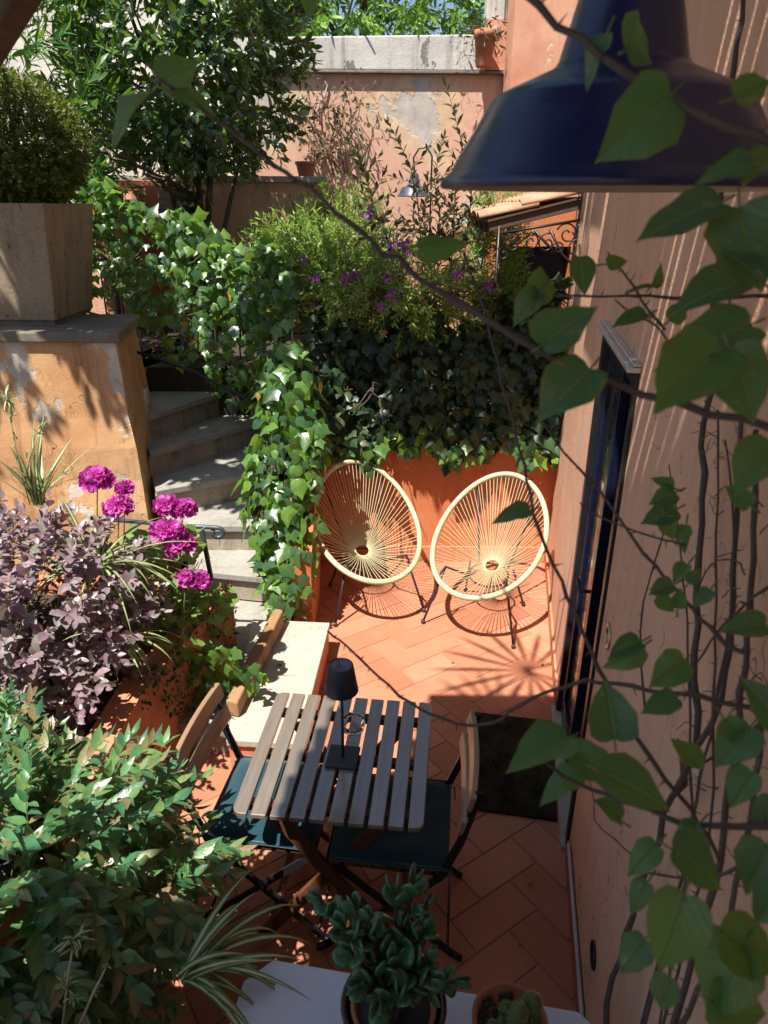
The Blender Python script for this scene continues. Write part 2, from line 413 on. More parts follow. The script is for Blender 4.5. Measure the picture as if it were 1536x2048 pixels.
def heartmat():
    """big climber leaf: paler midrib and veins, yellowing rim, small blemishes, from the leaf's own UV"""
    t = NT('climber_leaf'); uv = t.n('ShaderNodeUVMap').outputs[0]
    sp = t.n('ShaderNodeSeparateXYZ'); t.l(uv, sp.inputs[0])
    r = t.n('ShaderNodeObjectInfo').outputs['Random']
    c = t.ramp(r, [(.0, (.045, .155, .075)), (.4, (.058, .19, .08)), (.75, (.085, .225, .07)), (1.0, (.14, .25, .055))])
    au = t.math('ABSOLUTE', t.math('SUBTRACT', sp.outputs[0], .5))
    mid = t.ramp(au, [(.0, 1.0), (.014, .6), (.03, 0.0)])
    vv = t.math('SINE', t.math('MULTIPLY', t.math('SUBTRACT', sp.outputs[1], t.math('MULTIPLY', au, .9)), 42.0))
    vein = t.math('MULTIPLY', t.ramp(vv, [(.93, 0.0), (1.0, 1.0)]), .35)
    c = t.mix(t.math('MULTIPLY', t.math('MAXIMUM', mid, vein), .7), c, (.22, .32, .11))
    at = t.n('ShaderNodeAttribute', attribute_name='rim').outputs['Fac']
    n = t.noise(t.pos(), 30, 4)
    rim = t.ramp(t.math('ADD', at, t.math('MULTIPLY', t.math('SUBTRACT', n, .5), .5)), [(.84, 0.0), (1.1, .8)])
    c = t.mix(rim, c, (.17, .15, .02))
    c = t.mix(t.math('MULTIPLY', t.ramp(t.noise(t.pos(), 75, 2), [(.66, 0.0), (.70, 1.0)]), .7), c, (.30, .24, .11))
    h = t.math('ADD', t.math('MULTIPLY', mid, -.6), t.math('MULTIPLY', vein, -.5))
    p = t.pbr(c, t.ramp(n, [(.3, .28), (.7, .46)]), 0, .6, t.bump(h, .7, .004))
    tr = t.n('ShaderNodeBsdfTranslucent'); t.l(t.mix(.5, c, (.26, .42, .03)), tr.inputs[0])
    ms = t.n('ShaderNodeMixShader'); ms.inputs[0].default_value = .46
    t.l(p, ms.inputs[1]); t.l(tr.outputs[0], ms.inputs[2])
    return t.done(ms.outputs[0])
M['heart'] = heartmat()

M['void'] = plain('room_shade', (.012, .010, .010), .9)  # near black walls stand in for the room getting no light
# ================================================================== the setting
o = MB().box((0, 5, -.10), (80, 80, .08)).build('ground', M['ground']); tag(o, None, kind='structure')

# ---- patio floor: grout bed with herringbone terracotta tiles
floor = MB().prism([(-1.3, .2), (wallx(.2) + .05, .2), (wallx(5) + .05, 5.0), (-.9, 5.0), (-1.3, 3)], -.05, -.0055).build('patio_floor', M['grout'])
tag(floor, None, kind='structure')
TL, TW = .31, .155
tb = MB().box((0, 0, 0), (TL - .005, TW - .005, .018), bev=.0025)
tile_me = tb.mesh('tile', M['tile'])
ca, sa = math.cos(R(35)), math.sin(R(35))
def tile_ok(x, y):
    if not (1.05 < y < 4.96): return False
    if x > wallx(y) + .16: return False
    return x > (-1.12 if y < 2.9 else -.62)
for i in range(-40, 60):
    for j in range(-30, 30):
        for hv in (0, 1):
            ux, uy = (i + 2 * j, i - 2 * j)
            cx, cy = (ux + 1, uy + .5) if hv == 0 else (ux + .5, uy + 2)
            cx *= TW; cy *= TW
            x, y = cx * ca - cy * sa + .393, cx * sa + cy * ca + 1.951
            if not tile_ok(x, y): continue
            mt = Matrix.Translation((x, y, -.009 + rnd.uniform(-.0006, .0006))) @ Matrix.Rotation(R(35) + (math.pi / 2 if hv else 0), 4, 'Z') @ Matrix.Rotation(rnd.uniform(-.003, .003), 4, 'X')
            link('tile', tile_me, floor, mat4=mt)

# ---- house wall on the right, with the door opening
hw = thing('house_wall', 'tall pinkish tan plaster house wall along the right side', 'wall', (wallx(0), 0, 0))
DY0, DY1, DZ = 2.18, 3.11, 2.03
def wseg(mb, y0, y1, z0, z1, t0=0.0, t1=.3):
    a = Vector((wallx(y0), y0, 0)); b = Vector((wallx(y1), y1, 0))
    mb.prism([(a + WN * -t0).to_2d(), (b + WN * -t0).to_2d(), (b + WN * -t1).to_2d(), (a + WN * -t1).to_2d()], z0, z1)
    return mb
b = MB(); wseg(b, -2.2, DY0, -.05, 4.4); wseg(b, DY1, 5.55, -.05, 4.4); wseg(b, DY0, DY1, DZ, 4.4)
b.build('wall', M['wall_tan'], hw)
b = MB(); wseg(b, -.5, DY0 - .03, 0, .10, -.014, 0); bevel(b.build('skirting', M['skirt'], hw), .003)
b = MB(); wseg(b, DY1 + .05, 4.845, 0, .10, -.014, 0); bevel(b.build('skirting', M['planter_pink'], hw), .003)
def wp(y, z, off=0.0):
    return Vector((wallx(y), y, z)) + WN * off
b = MB().tube([wp(y, .112 + .002 * math.sin(y * 9), .012) for y in np.linspace(.2, 2.12, 24)], .0075, 8)
tag(b.build('cable', M['cable']), 'grey cable running along the top of the red skirting', 'cable')
WROT = Matrix((WD, Vector((0, 0, 1)), WD.cross(Vector((0, 0, 1))))).transposed()   # local x along the wall, y up, z off it
def wround(name, p, r, label, cat, ringmat, wide):
    t = thing(name, label, cat, p)
    MW = Matrix((WD, Vector((0, 0, 1)), WN)).transposed()
    MB().lathe([(r * wide, .0), (r * wide, .004), (r * (wide + 1) / 2, .007), (r, .005), (r, .0)], p, 28, M=MW).build('ring', ringmat, t)
    MB().lathe([(r * .98, .0015), (.0005, .001)], p, 28, M=MW).build('opening', M['blackglass'], t)
wround('wall_vent', aw(1188, 1910, .001), .040, 'black oval air vent low in the tan wall', 'vent', M['black'], 1.05)
wround('recessed_light', aw(1217, 1272, .001), .030, 'brass ringed round wall light beside the black door', 'light', M['brass'], 1.55)
# room behind the door, its darkness painted on the walls
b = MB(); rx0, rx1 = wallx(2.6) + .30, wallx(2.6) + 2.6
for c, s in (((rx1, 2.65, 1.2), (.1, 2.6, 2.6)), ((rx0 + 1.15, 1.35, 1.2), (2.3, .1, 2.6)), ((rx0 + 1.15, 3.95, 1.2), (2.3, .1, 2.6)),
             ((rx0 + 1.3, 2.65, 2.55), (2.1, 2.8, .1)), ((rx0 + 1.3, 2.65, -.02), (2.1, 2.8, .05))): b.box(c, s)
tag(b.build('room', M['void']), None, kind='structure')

# ---- black door
dr = thing('glazed_door', 'tall black framed glazed door standing half open in the tan wall', 'door', wp(2.65, 0))
b = MB(); wseg(b, DY0, DY0 + .045, .03, DZ, -.012, .10); wseg(b, DY1 - .055, DY1, .03, DZ, -.012, .10); wseg(b, DY0 + .045, DY1 - .055, DZ - .05, DZ, -.012, .10)
bevel(b.build('frame', M['black'], dr), .003)
b = MB(); wseg(b, DY0 - .01, DY1 + .01, DZ + .001, DZ + .018, -.042, .0); wseg(b, DY0 - .01, DY1 + .01, DZ + .020, DZ + .028, -.026, .0)
bevel(b.build('head_trim', M['cap_metal'], dr), .003)
b = MB(); wseg(b, DY0, DY1, -.004, .026, -.03, .28); bevel(b.build('threshold', M['slab'], dr), .004)
lf = MB(); a0, a1 = 2.60, DY1 - .06
wseg(lf, a0, a0 + .075, .035, DZ - .055, .012, .05); wseg(lf, a1 - .075, a1, .035, DZ - .055, .012, .05)
wseg(lf, a0 + .075, a1 - .075, .035, .16, .012, .05); wseg(lf, a0 + .075, a1 - .075, DZ - .14, DZ - .055, .012, .05)
leafo = lf.build('leaf', M['navy'], dr); bevel(leafo, .004)
b = MB(); wseg(b, a0 + .075, a1 - .075, .16, DZ - .14, .026, .034); b.build('pane', M['blackglass'], leafo)
b = MB().tube([wp(a0 + .035, 1.0, -.012), wp(a0 + .035, 1.0, .03), wp(a0 + .13, 1.0, .03)], .008, 8); b.build('handle', M['black'], leafo)
# second leaf folded inwards at the near jamb, edge on
b = MB()
MWr = Matrix((WD, -WN, Vector((0, 0, 1)))).transposed()
b.box(wp(DY0 + .075, DZ / 2 - .01, -.30), (.04, .42, DZ - .11), MWr, .004); lf2 = b.build('leaf', M['black'], dr)
b = MB().box(wp(DY0 + .097, DZ / 2 - .01, -.30), (.003, .30, DZ - .35), MWr); b.build('pane', M['blackglass'], lf2)

# ---- patio back wall and terrace behind
bw = thing('patio_wall', 'low orange plaster wall behind the two round chairs', 'wall', (.4, 4.85, 0))
MB().prism([(-.5, 4.85), (wallx(4.85) - .001, 4.85), (wallx(5.1) - .001, 5.10), (-.5, 5.10)], -.05, .97).build('wall', M['wall_orange'], bw)
bevel(MB().prism([(-.49, 4.835), (wallx(4.835) - .016, 4.835), (wallx(4.85) - .016, 4.85), (-.49, 4.85)], 0, .125).build('skirting', M['planter_pink'], bw), .003)
bevel(MB().prism([(-.52, 4.825), (wallx(4.825) - .002, 4.825), (wallx(5.12) - .002, 5.13), (-.52, 5.13)], .97, 1.0).build('capping', M['slab'], bw), .004)
o = MB().prism([(-.5, 5.13), (1.28, 5.13), (3.2, 5.6), (3.2, 6.62), (-.55, 6.62)], .5, .93).build('terrace', M['soil']); tag(o, None, kind='structure')
o = MB().prism([(-8, 5.5), (-.56, 5.5), (-.56, 6.63), (4.5, 6.63), (4.5, 9.9), (-8, 9.9)], .3, 1.33).build('upper_terrace', M['soil']); tag(o, None, kind='structure')

# ---- stone stairs
RISE = .19
st = thing('stone_stairs', 'curving grey stone steps climbing between the ochre pier and the ivy', 'stairs', (-1.0, 4.2, 0))
E = [((395, 1142), (556, 1158)), ((360, 1052), (540, 1052)), ((312, 982), (560, 937)), ((300, 905), (560, 830)), ((290, 834), (520, 758)), ((270, 742), (420, 690)), ((262, 668), (380, 628))]
P = []
for k, (l, r_) in enumerate(E):
    z = .38 + RISE * k; P.append((az(*l, z), az(*r_, z), z))
landing = [(-1.0, 2.75), (-.70, 2.75), (-.60, 3.72), (-.60, 4.2), (-1.0, 4.1)]
MB().prism(landing, -.05, RISE - .012).build('landing', M['step'], st)
for k in range(6):
    l, r_, z = P[k]; l2, r2, z2 = P[k + 1]
    d = (r_ - l).to_2d().normalized(); nrm = Vector((d.y, -d.x))       # towards the camera
    bl = l2.to_2d() - nrm * .05; br = r2.to_2d() - nrm * .05
    tr = MB().prism([l.to_2d(), r_.to_2d(), br, bl], z - .045, z).build('tread', M['step'], st); bevel(tr, .006, 2)
    i0 = l.to_2d() - nrm * .028; i1 = r_.to_2d() - nrm * .028 - d * .012
    MB().prism([i0, i1, br - d * .012, bl], z - RISE, z - .0455).build('riser', M['riser'], st)
# ---- low bench slab, kerb and stair side wall
bs = thing('stone_bench', 'low pale stone topped bench block between table and stairs', 'bench', (-.55, 3.1, 0))
c = [az(660, 1245, .19), az(598, 1488, .19), az(452, 1480, .19), az(505, 1238, .19)]
c = [v.to_2d() for v in c]; cen = sum(c, Vector((0, 0))) / 4
bevel(MB().prism(c, .152, .19).build('top', M['slab'], bs), .005)
MB().prism([cen + (v - cen) * .965 for v in c], -.05, .1515).build('base', M['planter_pink'], bs)
kb = thing('kerb_wall', 'narrow tan kerb between stone bench and stair landing', 'wall', (-.68, 3.2, 0))
bevel(MB().prism([(-.765, 2.80), (-.70, 2.78), (-.59, 3.62), (-.65, 3.64)], .1905, [.285, .285, .30, .30]).build('wall', M['kerb_tan'], kb), .012, 3)
sw = thing('stair_wall', 'red plaster side wall under the hanging ivy beside the stairs', 'wall', (-.5, 4.2, 0))
MB().prism([(-.56, 3.80), (-.44, 3.80), (-.44, 4.30), (-.62, 4.30)], -.05, [.50, .50, .86, .86]).prism([(-.62, 4.302), (-.44, 4.302), (-.50, 5.10), (-.70, 5.10)], -.05, [.86, .86, 1.30, 1.30]).build('wall', M['wall_orange'], sw)
# ---- planting bed on the left with its salmon wall
pl = thing('planting_bed', 'salmon plaster wall of the raised planting bed on the left', 'wall', (-1.1, 2.4, 0))
pr = [(-.86, 3.42), (-1.04, 2.55), (-1.12, .9), (-1.24, .9), (-1.16, 2.57), (-1.0, 3.42)]
MB().prism([(-1.0, 3.30), (-.865, 3.30), (-.84, 3.44), (-1.0, 3.44)], -.05, .575).build('post', M['planter_pink'], pl)
MB().prism([(-.87, 3.298), (-1.04, 2.55), (-1.12, .9), (-1.24, .9), (-1.16, 2.57), (-1.0, 3.298)], -.05, .55).build('wall', M['planter_pink'], pl)
MB().prism([(-1.0, 3.44), (-1.0, 3.56), (-2.6, 3.56), (-2.6, 3.44)], -.05, .55).build('wall', M['planter_pink'], pl)
MB().prism([(-1.002, 3.42), (-1.165, 2.57), (-1.245, .9), (-2.6, .9), (-2.6, 3.438), (-1.002, 3.438)], -.05, .49).build('soil', M['soil'], pl)

# ---- ochre pier wall with capstone
pw = thing('ochre_pier', 'peeling ochre plaster pier carrying the square stone planter', 'wall', (-1.8, 4.4, 0))
y0, y1 = 4.36, 5.08
vs = [(-4.2, y0 - .06, -.05), (-1.52, y0 - .06, -.05), (-1.60, y1, -.05), (-4.2, y1, -.05), (-4.2, y0, 1.72), (-1.645, y0, 1.72), (-1.76, y1, 1.72), (-4.2, y1, 1.72)]
# subdivide the sloping faces a little so the outline is not ruler-straight
def pierpt(a, h):
    lo = [Vector(v) for v in vs[:4]]; hi = [Vector(v) for v in vs[4:]]
    pts = [(3, 0), (0, 0), (0, .6), (0, .9), (1, 0), (1, .5), (2, 0), (2, .5)]
    return lo[a].lerp(hi[a], h)
b = MB(); rows = 9; ring = []
for i in range(rows):
    h = i / (rows - 1); row = [pierpt(k, h) for k in range(4)]
    j = (0 if i in (0, rows - 1) else 1)
    row[1] = row[1] + Vector((rnd.uniform(-.012, .012), rnd.uniform(-.012, .006), 0)) * j
    ring += row
fs = []
for i in range(rows - 1):
    for k in range(4): fs.append((i * 4 + k, i * 4 + (k + 1) % 4, (i + 1) * 4 + (k + 1) % 4, (i + 1) * 4 + k))
fs.append(tuple((rows - 1) * 4 + k for k in range(4)))
b.add(ring, fs); b.build('pier', M['wall_ochre'], pw)
xs = [-4.2, -2.42, -1.60]
for k in range(2):
    a0, a1 = xs[k] + (.004 if k else 0), xs[k + 1]
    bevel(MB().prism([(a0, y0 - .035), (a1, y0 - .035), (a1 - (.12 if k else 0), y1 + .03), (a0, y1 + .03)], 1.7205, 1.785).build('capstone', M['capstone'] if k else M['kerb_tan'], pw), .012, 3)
bevel(MB().box((-1.585, 4.62, 1.32), (.02, .065, .105)).build('switch_plate', M['cap_metal'], pw), .004)

# ---- square stone planter
tp = thing('stone_planter', 'big square travertine planter holding the clipped box ball', 'planter', (-2.35, 4.85, 1.785))
def frus(mb, c, s0, s1, z0, z1, mi=0):
    a = [(c[0] + sx * s0, c[1] + sy * s0, z0) for sx, sy in ((-1, -1), (1, -1), (1, 1), (-1, 1))]
    d = [(c[0] + sx * s1, c[1] + sy * s1, z1) for sx, sy in ((-1, -1), (1, -1), (1, 1), (-1, 1))]
    mb.add(a + d, [(0, 1, 5, 4), (1, 2, 6, 5), (2, 3, 7, 6), (3, 0, 4, 7), (3, 2, 1, 0), (4, 5, 6, 7)], mi=mi); return mb
PC = (-2.38, 4.87)
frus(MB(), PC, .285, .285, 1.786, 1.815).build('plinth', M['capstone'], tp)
b = MB(); s0, s1 = .305, .385; q = ((-1, -1), (1, -1), (1, 1), (-1, 1))
lv = [(s0, 1.8155), (s1, 2.495), (s1 - .05, 2.495), (s1 - .055, 2.40)]
b.add([(PC[0] + a * s, PC[1] + c_ * s, z) for s, z in lv for a, c_ in q], [(i * 4 + k, i * 4 + (k + 1) % 4, (i + 1) * 4 + (k + 1) % 4, (i + 1) * 4 + k) for i in range(3) for k in range(4)] + [(3, 2, 1, 0)])
bevel(b.build('box', M['travertine'], tp), .008, 2)
MB().box((PC[0], PC[1], 2.405), (.66, .66, .03)).build('soil', M['soil'], tp)

# ---- garden walls behind
gw = thing('garden_wall', 'high flaking garden wall with grey lime coping at the back', 'wall', (-.3, 9.2, 1.33))
MB().prism([(-1.75, 9.2), (2.4, 9.2), (2.4, 9.55), (-1.75, 9.55)], 1.2, 3.84).build('wall', M['wall_back'], gw)
bevel(MB().prism([(-1.75, 9.16), (1.08, 9.16), (1.08, 9.58), (-1.75, 9.58)], 3.871, [4.17, 4.22, 4.22, 4.17]).build('coping', M['coping_grey'], gw), .015, 2)
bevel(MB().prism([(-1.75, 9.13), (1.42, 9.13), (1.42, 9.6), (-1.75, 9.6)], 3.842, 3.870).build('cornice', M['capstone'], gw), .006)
MB().prism([(1.082, 9.17), (2.4, 9.17), (2.4, 9.58), (1.082, 9.58)], 3.885, 4.35).build('wall', M['wall_pink'], gw)
o = thing('grey_pier', 'weathered grey stone pier rising above the garden wall coping', 'pier', (1.25, 9.4, 4.2))
bevel(MB().prism([(1.07, 9.25), (1.27, 9.25), (1.27, 9.5), (1.07, 9.5)], 4.36, 6.4).build('shaft', M['coping_grey'], o), .012)
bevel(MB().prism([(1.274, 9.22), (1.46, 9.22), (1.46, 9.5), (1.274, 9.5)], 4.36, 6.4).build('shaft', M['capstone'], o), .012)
bevel(MB().prism([(.98, 9.14), (1.2, 9.14), (1.2, 9.5), (.98, 9.5)], 4.19+.035, 4.27+.01).build('ledge', M['slab'], o), .006)
pb = thing('pink_house', 'tall faded pink plaster house behind the small tiled canopy', 'house', (2.6, 8.6, 1.33))
MB().prism([(1.285, 8.62), (5.2, 8.62), (5.2, 9.12), (1.285, 9.12)], 1.2, 7.5).build('wall', M['wall_pink'], pb)
ww = thing('white_wall', 'rough whitish wall far behind the leafy shrubs at top left', 'wall', (-4, 9.7, 1.33))
MB().prism([(-9, 9.6), (-1.76, 9.6), (-1.76, 9.95), (-9, 9.95)], 1.2, 7.2).build('wall', M['wall_white'], ww)
lw = thing('ledge_wall', 'long orange planter wall with stone cap behind the trees', 'wall', (-2.2, 7.9, 1.33))
MB().prism([(-4.6, 7.9), (-.64, 7.9), (-.64, 8.2), (-4.6, 8.2)], 1.2, 2.70).build('wall', M['wall_tan'], lw)
bevel(MB().prism([(-4.6, 7.86), (-.60, 7.86), (-.60, 8.24), (-4.6, 8.24)], 2.702, 2.76).build('cap', M['slab'], lw), .006)
MB().prism([(-2.49, 7.55), (-2.20, 7.55), (-2.20, 7.899), (-2.49, 7.899)], 1.2, 2.66).build('pier', M['planter_pink'], lw)
def ribbed(x0, x1, y, z0, z1, label, mat):
    t = thing('ribbed_planter', label, 'planter', ((x0 + x1) / 2, y, z0), group='ribbed planters by the ledge wall')
    n = 13; h = (z1 - z0) / n
    for k in range(n):
        bevel(MB().box(((x0 + x1) / 2, y, z0 + h * (k + .5)), (x1 - x0, .26, h * .82)).build('slat', mat, t), .004)
    MB().box(((x0 + x1) / 2, y, (z0 + z1) / 2), ((x1 - x0) * .94, .235, z1 - z0 - .01)).build('core', mat, t)
ribbed(-2.74, -2.52, 7.3, 1.33, 2.60, 'tan ribbed planter next to the box ball and orange pier', M['kerb_tan'])
ribbed(-2.16, -1.86, 7.45, 1.33, 2.63, 'whitish ribbed planter just left of the dark tree trunk', M['slab'])
lp = thing('sloped_wall', 'pink low wall with sloping stone cap behind the dark shoots', 'wall', (.3, 6.7, .93))
MB().prism([(-.15, 6.66), (.75, 6.66), (.75, 6.86), (-.15, 6.86)], .9, [2.06, 2.32, 2.32, 2.06]).build('wall', M['wall_pink'], lp)
bevel(MB().prism([(-.18, 6.63), (.76, 6.63), (.76, 6.89), (-.18, 6.89)], [2.062, 2.322, 2.322, 2.062], [2.10, 2.36, 2.36, 2.10]).build('cap', M['kerb_tan'], lp), .006)

# ---- dark doorway under the small tiled canopy
hd = thing('garden_house', 'orange house front with its shadowed doorway painted black under the tiled canopy', 'house', (1.3, 6.6, .93))
b = MB(); b.prism([(.90, 6.62), (1.0, 6.62), (1.0, 6.9), (.90, 6.9)], .9, 2.47); b.prism([(1.0, 6.62), (2.6, 6.62), (2.6, 6.9), (1.0, 6.9)], 2.18, 2.47); b.prism([(1.62, 6.62), (2.6, 6.62), (2.6, 6.9), (1.62, 6.9)], .9, 2.18)
b.build('wall', M['wall_orange'], hd)
MB().prism([(1.0, 6.76), (1.62, 6.76), (1.62, 6.8), (1.0, 6.8)], .9, 2.18).build('door', M['black'], hd)  # black sheet standing in for the shadowed doorway opening
cn = thing('tiled_canopy', 'small clay tiled canopy with scrolled iron brackets over the dark doorway', 'canopy', (1.05, 5.4, 2.3))
def cpt(u, y, dz=0):                                   # u: 0 at the wall side, 1 at the eave
    return Vector((1.29 - u * .60, y, 2.555 - u * .145 + dz))
for k in range(5):                                     # rafters boards under the tiles
    ya = 5.16 + k * .27
    bevel(MB().bar(cpt(0, ya, -.04), cpt(1, ya, -.04), .05, .06).build('rafter', M['beam'], cn), .004)
MB().add([cpt(0, 5.12, -.006), cpt(1.02, 5.12, -.006), cpt(1.02, 6.40, -.006), cpt(0, 6.40, -.006), cpt(0, 5.12, .008), cpt(1.02, 5.12, .008), cpt(1.02, 6.40, .008), cpt(0, 6.40, .008)], [(3, 2, 1, 0), (4, 5, 6, 7), (0, 1, 5, 4), (1, 2, 6, 5), (2, 3, 7, 6), (3, 0, 4, 7)]).build('board', M['beam'], cn)
def rtile():                                           # one curved clay tile, length along x, downhill to -x
    b = MB(); n = 7; vs_, fs_ = [], []
    for s, (x, r) in enumerate(((0, .072), (.40, .058))):
        for q_ in (0, .013):
            for j in range(n):
                a = math.pi * j / (n - 1); vs_.append((-x, -(r + q_) * math.cos(a), (r + q_) * .62 * math.sin(a)))
    for j in range(n - 1):
        fs_ += [(7 + j, 8 + j, 22 + j, 21 + j), (1 + j, j, 14 + j, 15 + j), (j, j + 1, 8 + j, 7 + j), (15 + j, 14 + j, 21 + j, 22 + j)]
    fs_ += [(0, 7, 21, 14), (13, 6, 20, 27)]
    b.add(vs_, fs_, True); return b.mesh('roof_tile', M['rooftile'])
rt = rtile(); sl_ = math.atan2(.145, .72)
for r_ in range(8):
    for k in range(2):
        p = cpt(k * .46, 5.20 + r_ * .155, .014 + .012 * (1 - k))
        link('roof_tile', rt, cn, mat4=Matrix.Translation(p - root_loc(cn)) @ Matrix.Rotation(-sl_ + rnd.uniform(-.01, .01), 4, 'Y'))
def scroll(c, r0, turns, a0, sgn, n=26):
    return [c + Vector((math.cos(a0 + sgn * 2 * math.pi * turns * t_) * r0 * (1 - .8 * t_), 0, math.sin(a0 + sgn * 2 * math.pi * turns * t_) * r0 * (1 - .8 * t_))) for t_ in np.linspace(0, 1, n)]
br = MB(); yb = 5.14
br.tube([(.76, yb, 1.3), (.76, yb, 2.38)], .010, 6); br.tube([(1.365, yb, 1.3), (1.365, yb, 2.5)], .012, 6)
br.tube([(.76, yb, 2.33), (1.365, yb, 2.43)], .009, 6); br.tube([(1.0, yb, 2.35), (1.16, yb, 2.20)], .009, 6); br.tube([(1.36, yb, 2.02), (1.30, yb, 2.12), (1.2, yb, 2.2), (1.1, yb, 2.36)], .009, 6)
for cx, cz, r0, a0, sg in ((.86, 2.27, .065, 1.4, 1), (.98, 2.28, .06, 2.2, -1), (1.09, 2.27, .07, .8, 1), (1.22, 2.33, .075, 2.8, -1), (1.29, 2.24, .06, 1.0, 1), (1.17, 2.24, .05, 4.0, -1), (.80, 2.20, .05, .5, 1), (1.30, 2.36, .05, 3.4, 1)):
    br.tube(scroll(Vector((cx, yb, cz)), r0, 1.35, a0, sg), .006, 5)
br.build('bracket', M['black'], cn)

# ---- unseen pergola roof, eave and parapet added to shape the light; a visible brace
pg = thing('shade_roof', 'unseen boarded pergola roof above the viewpoint, shaped to shade the near patio', 'roof', (-.4, 0, 4.2))
PZ = 4.2
def roofend(y):                                        # left end of the boards at distance y, cut to the wanted shade edge
    pts = [(-2.4, -3.3), (-.38, -2.7), (-.17, -1.98), (.10, -1.40), (.45, -1.36), (1.0, -1.16), (1.49, -1.0)]
    for (ya, xa), (yb_, xb) in zip(pts, pts[1:]):
        if ya <= y <= yb_: return xa + (xb - xa) * (y - ya) / (yb_ - ya)
    return -1.0
n = 32; yy = -2.3
while yy < 1.47:
    e0 = roofend(yy + .06); e1 = .02
    bevel(MB().box(((e0 + e1) / 2, yy + .06, PZ), (e1 - e0, .1195, .03)).build('board', M['beam'], pg), .003)
    yy += .12
yy = -2.3; k = 0
gaps = {9: 1, 14: 1, 17: 1, 20: 1, 24: 1, 27: 1}
while yy < 1.45:                                       # slats added beside the house wall, spaced to streak it with sun
    wdt = (.104, .075, .10, .055, .108, .09, .062)[k % 7]
    bevel(MB().box((.32, yy + .055, PZ), (.598, wdt, .03)).build('slat', M['beam'], pg), .003)
    yy += .112; k += 1
for xb in (-.95, -.05, .58):
    bevel(MB().box((xb, -.4, PZ - .09), (.09, 3.8, .14)).build('beam', M['beam'], pg), .006)
for px_, py_ in ((-1.65, -1.9), (-.95, -2.1)):
    bevel(MB().box((px_, py_, 2.05), (.12, .12, 4.1)).build('post', M['beam'], pg), .006)
ev = thing('shade_eave', 'unseen slatted timber eave added to shade the upper house wall', 'eave', (1.0, 3.6, 3.85))
yy = 1.56; k = 0
while yy < 5.5:
    ln = .47 if yy < 3.15 else .33; sk = (k in (13, 19, 22, 27))  # overhang and gaps chosen for the sun and shade on the wall
    if not sk:
        p0 = wp(yy, 3.85, 0.0); p1 = wp(yy, 3.85, ln)
        bevel(MB().bar(p0, p1, .118, .03).build('board', M['beam'], ev), .003)
    yy += .12; k += 1
a = thing('wooden_brace', 'dark wooden brace crossing the top left corner', 'beam', ac(-40, 150, 1.25))
bevel(MB().bar(ac(-95, 170, 1.3), ac(75, -110, 1.2), .07, .07).build('beam', M['beam'], a), .006)
rf = thing('added_parapet', 'invented low orange parapet wall behind the viewpoint', 'wall', (-1.6, -2.5, 0))
MB().prism([(-5, -2.6), (.3, -2.6), (.3, -2.45), (-5, -2.45)], 0, 1.95).build('wall', M['wall_tan'], rf)  # invented wall, kept low so sky light reaches the foreground
ft = MB().prism([(-2.4, -2.4), (wallx(-2.4), -2.4), (wallx(.45), .45), (-1.3, .45)], .8, .95).build('viewing_terrace', M['slab']); tag(ft, None, kind='structure')
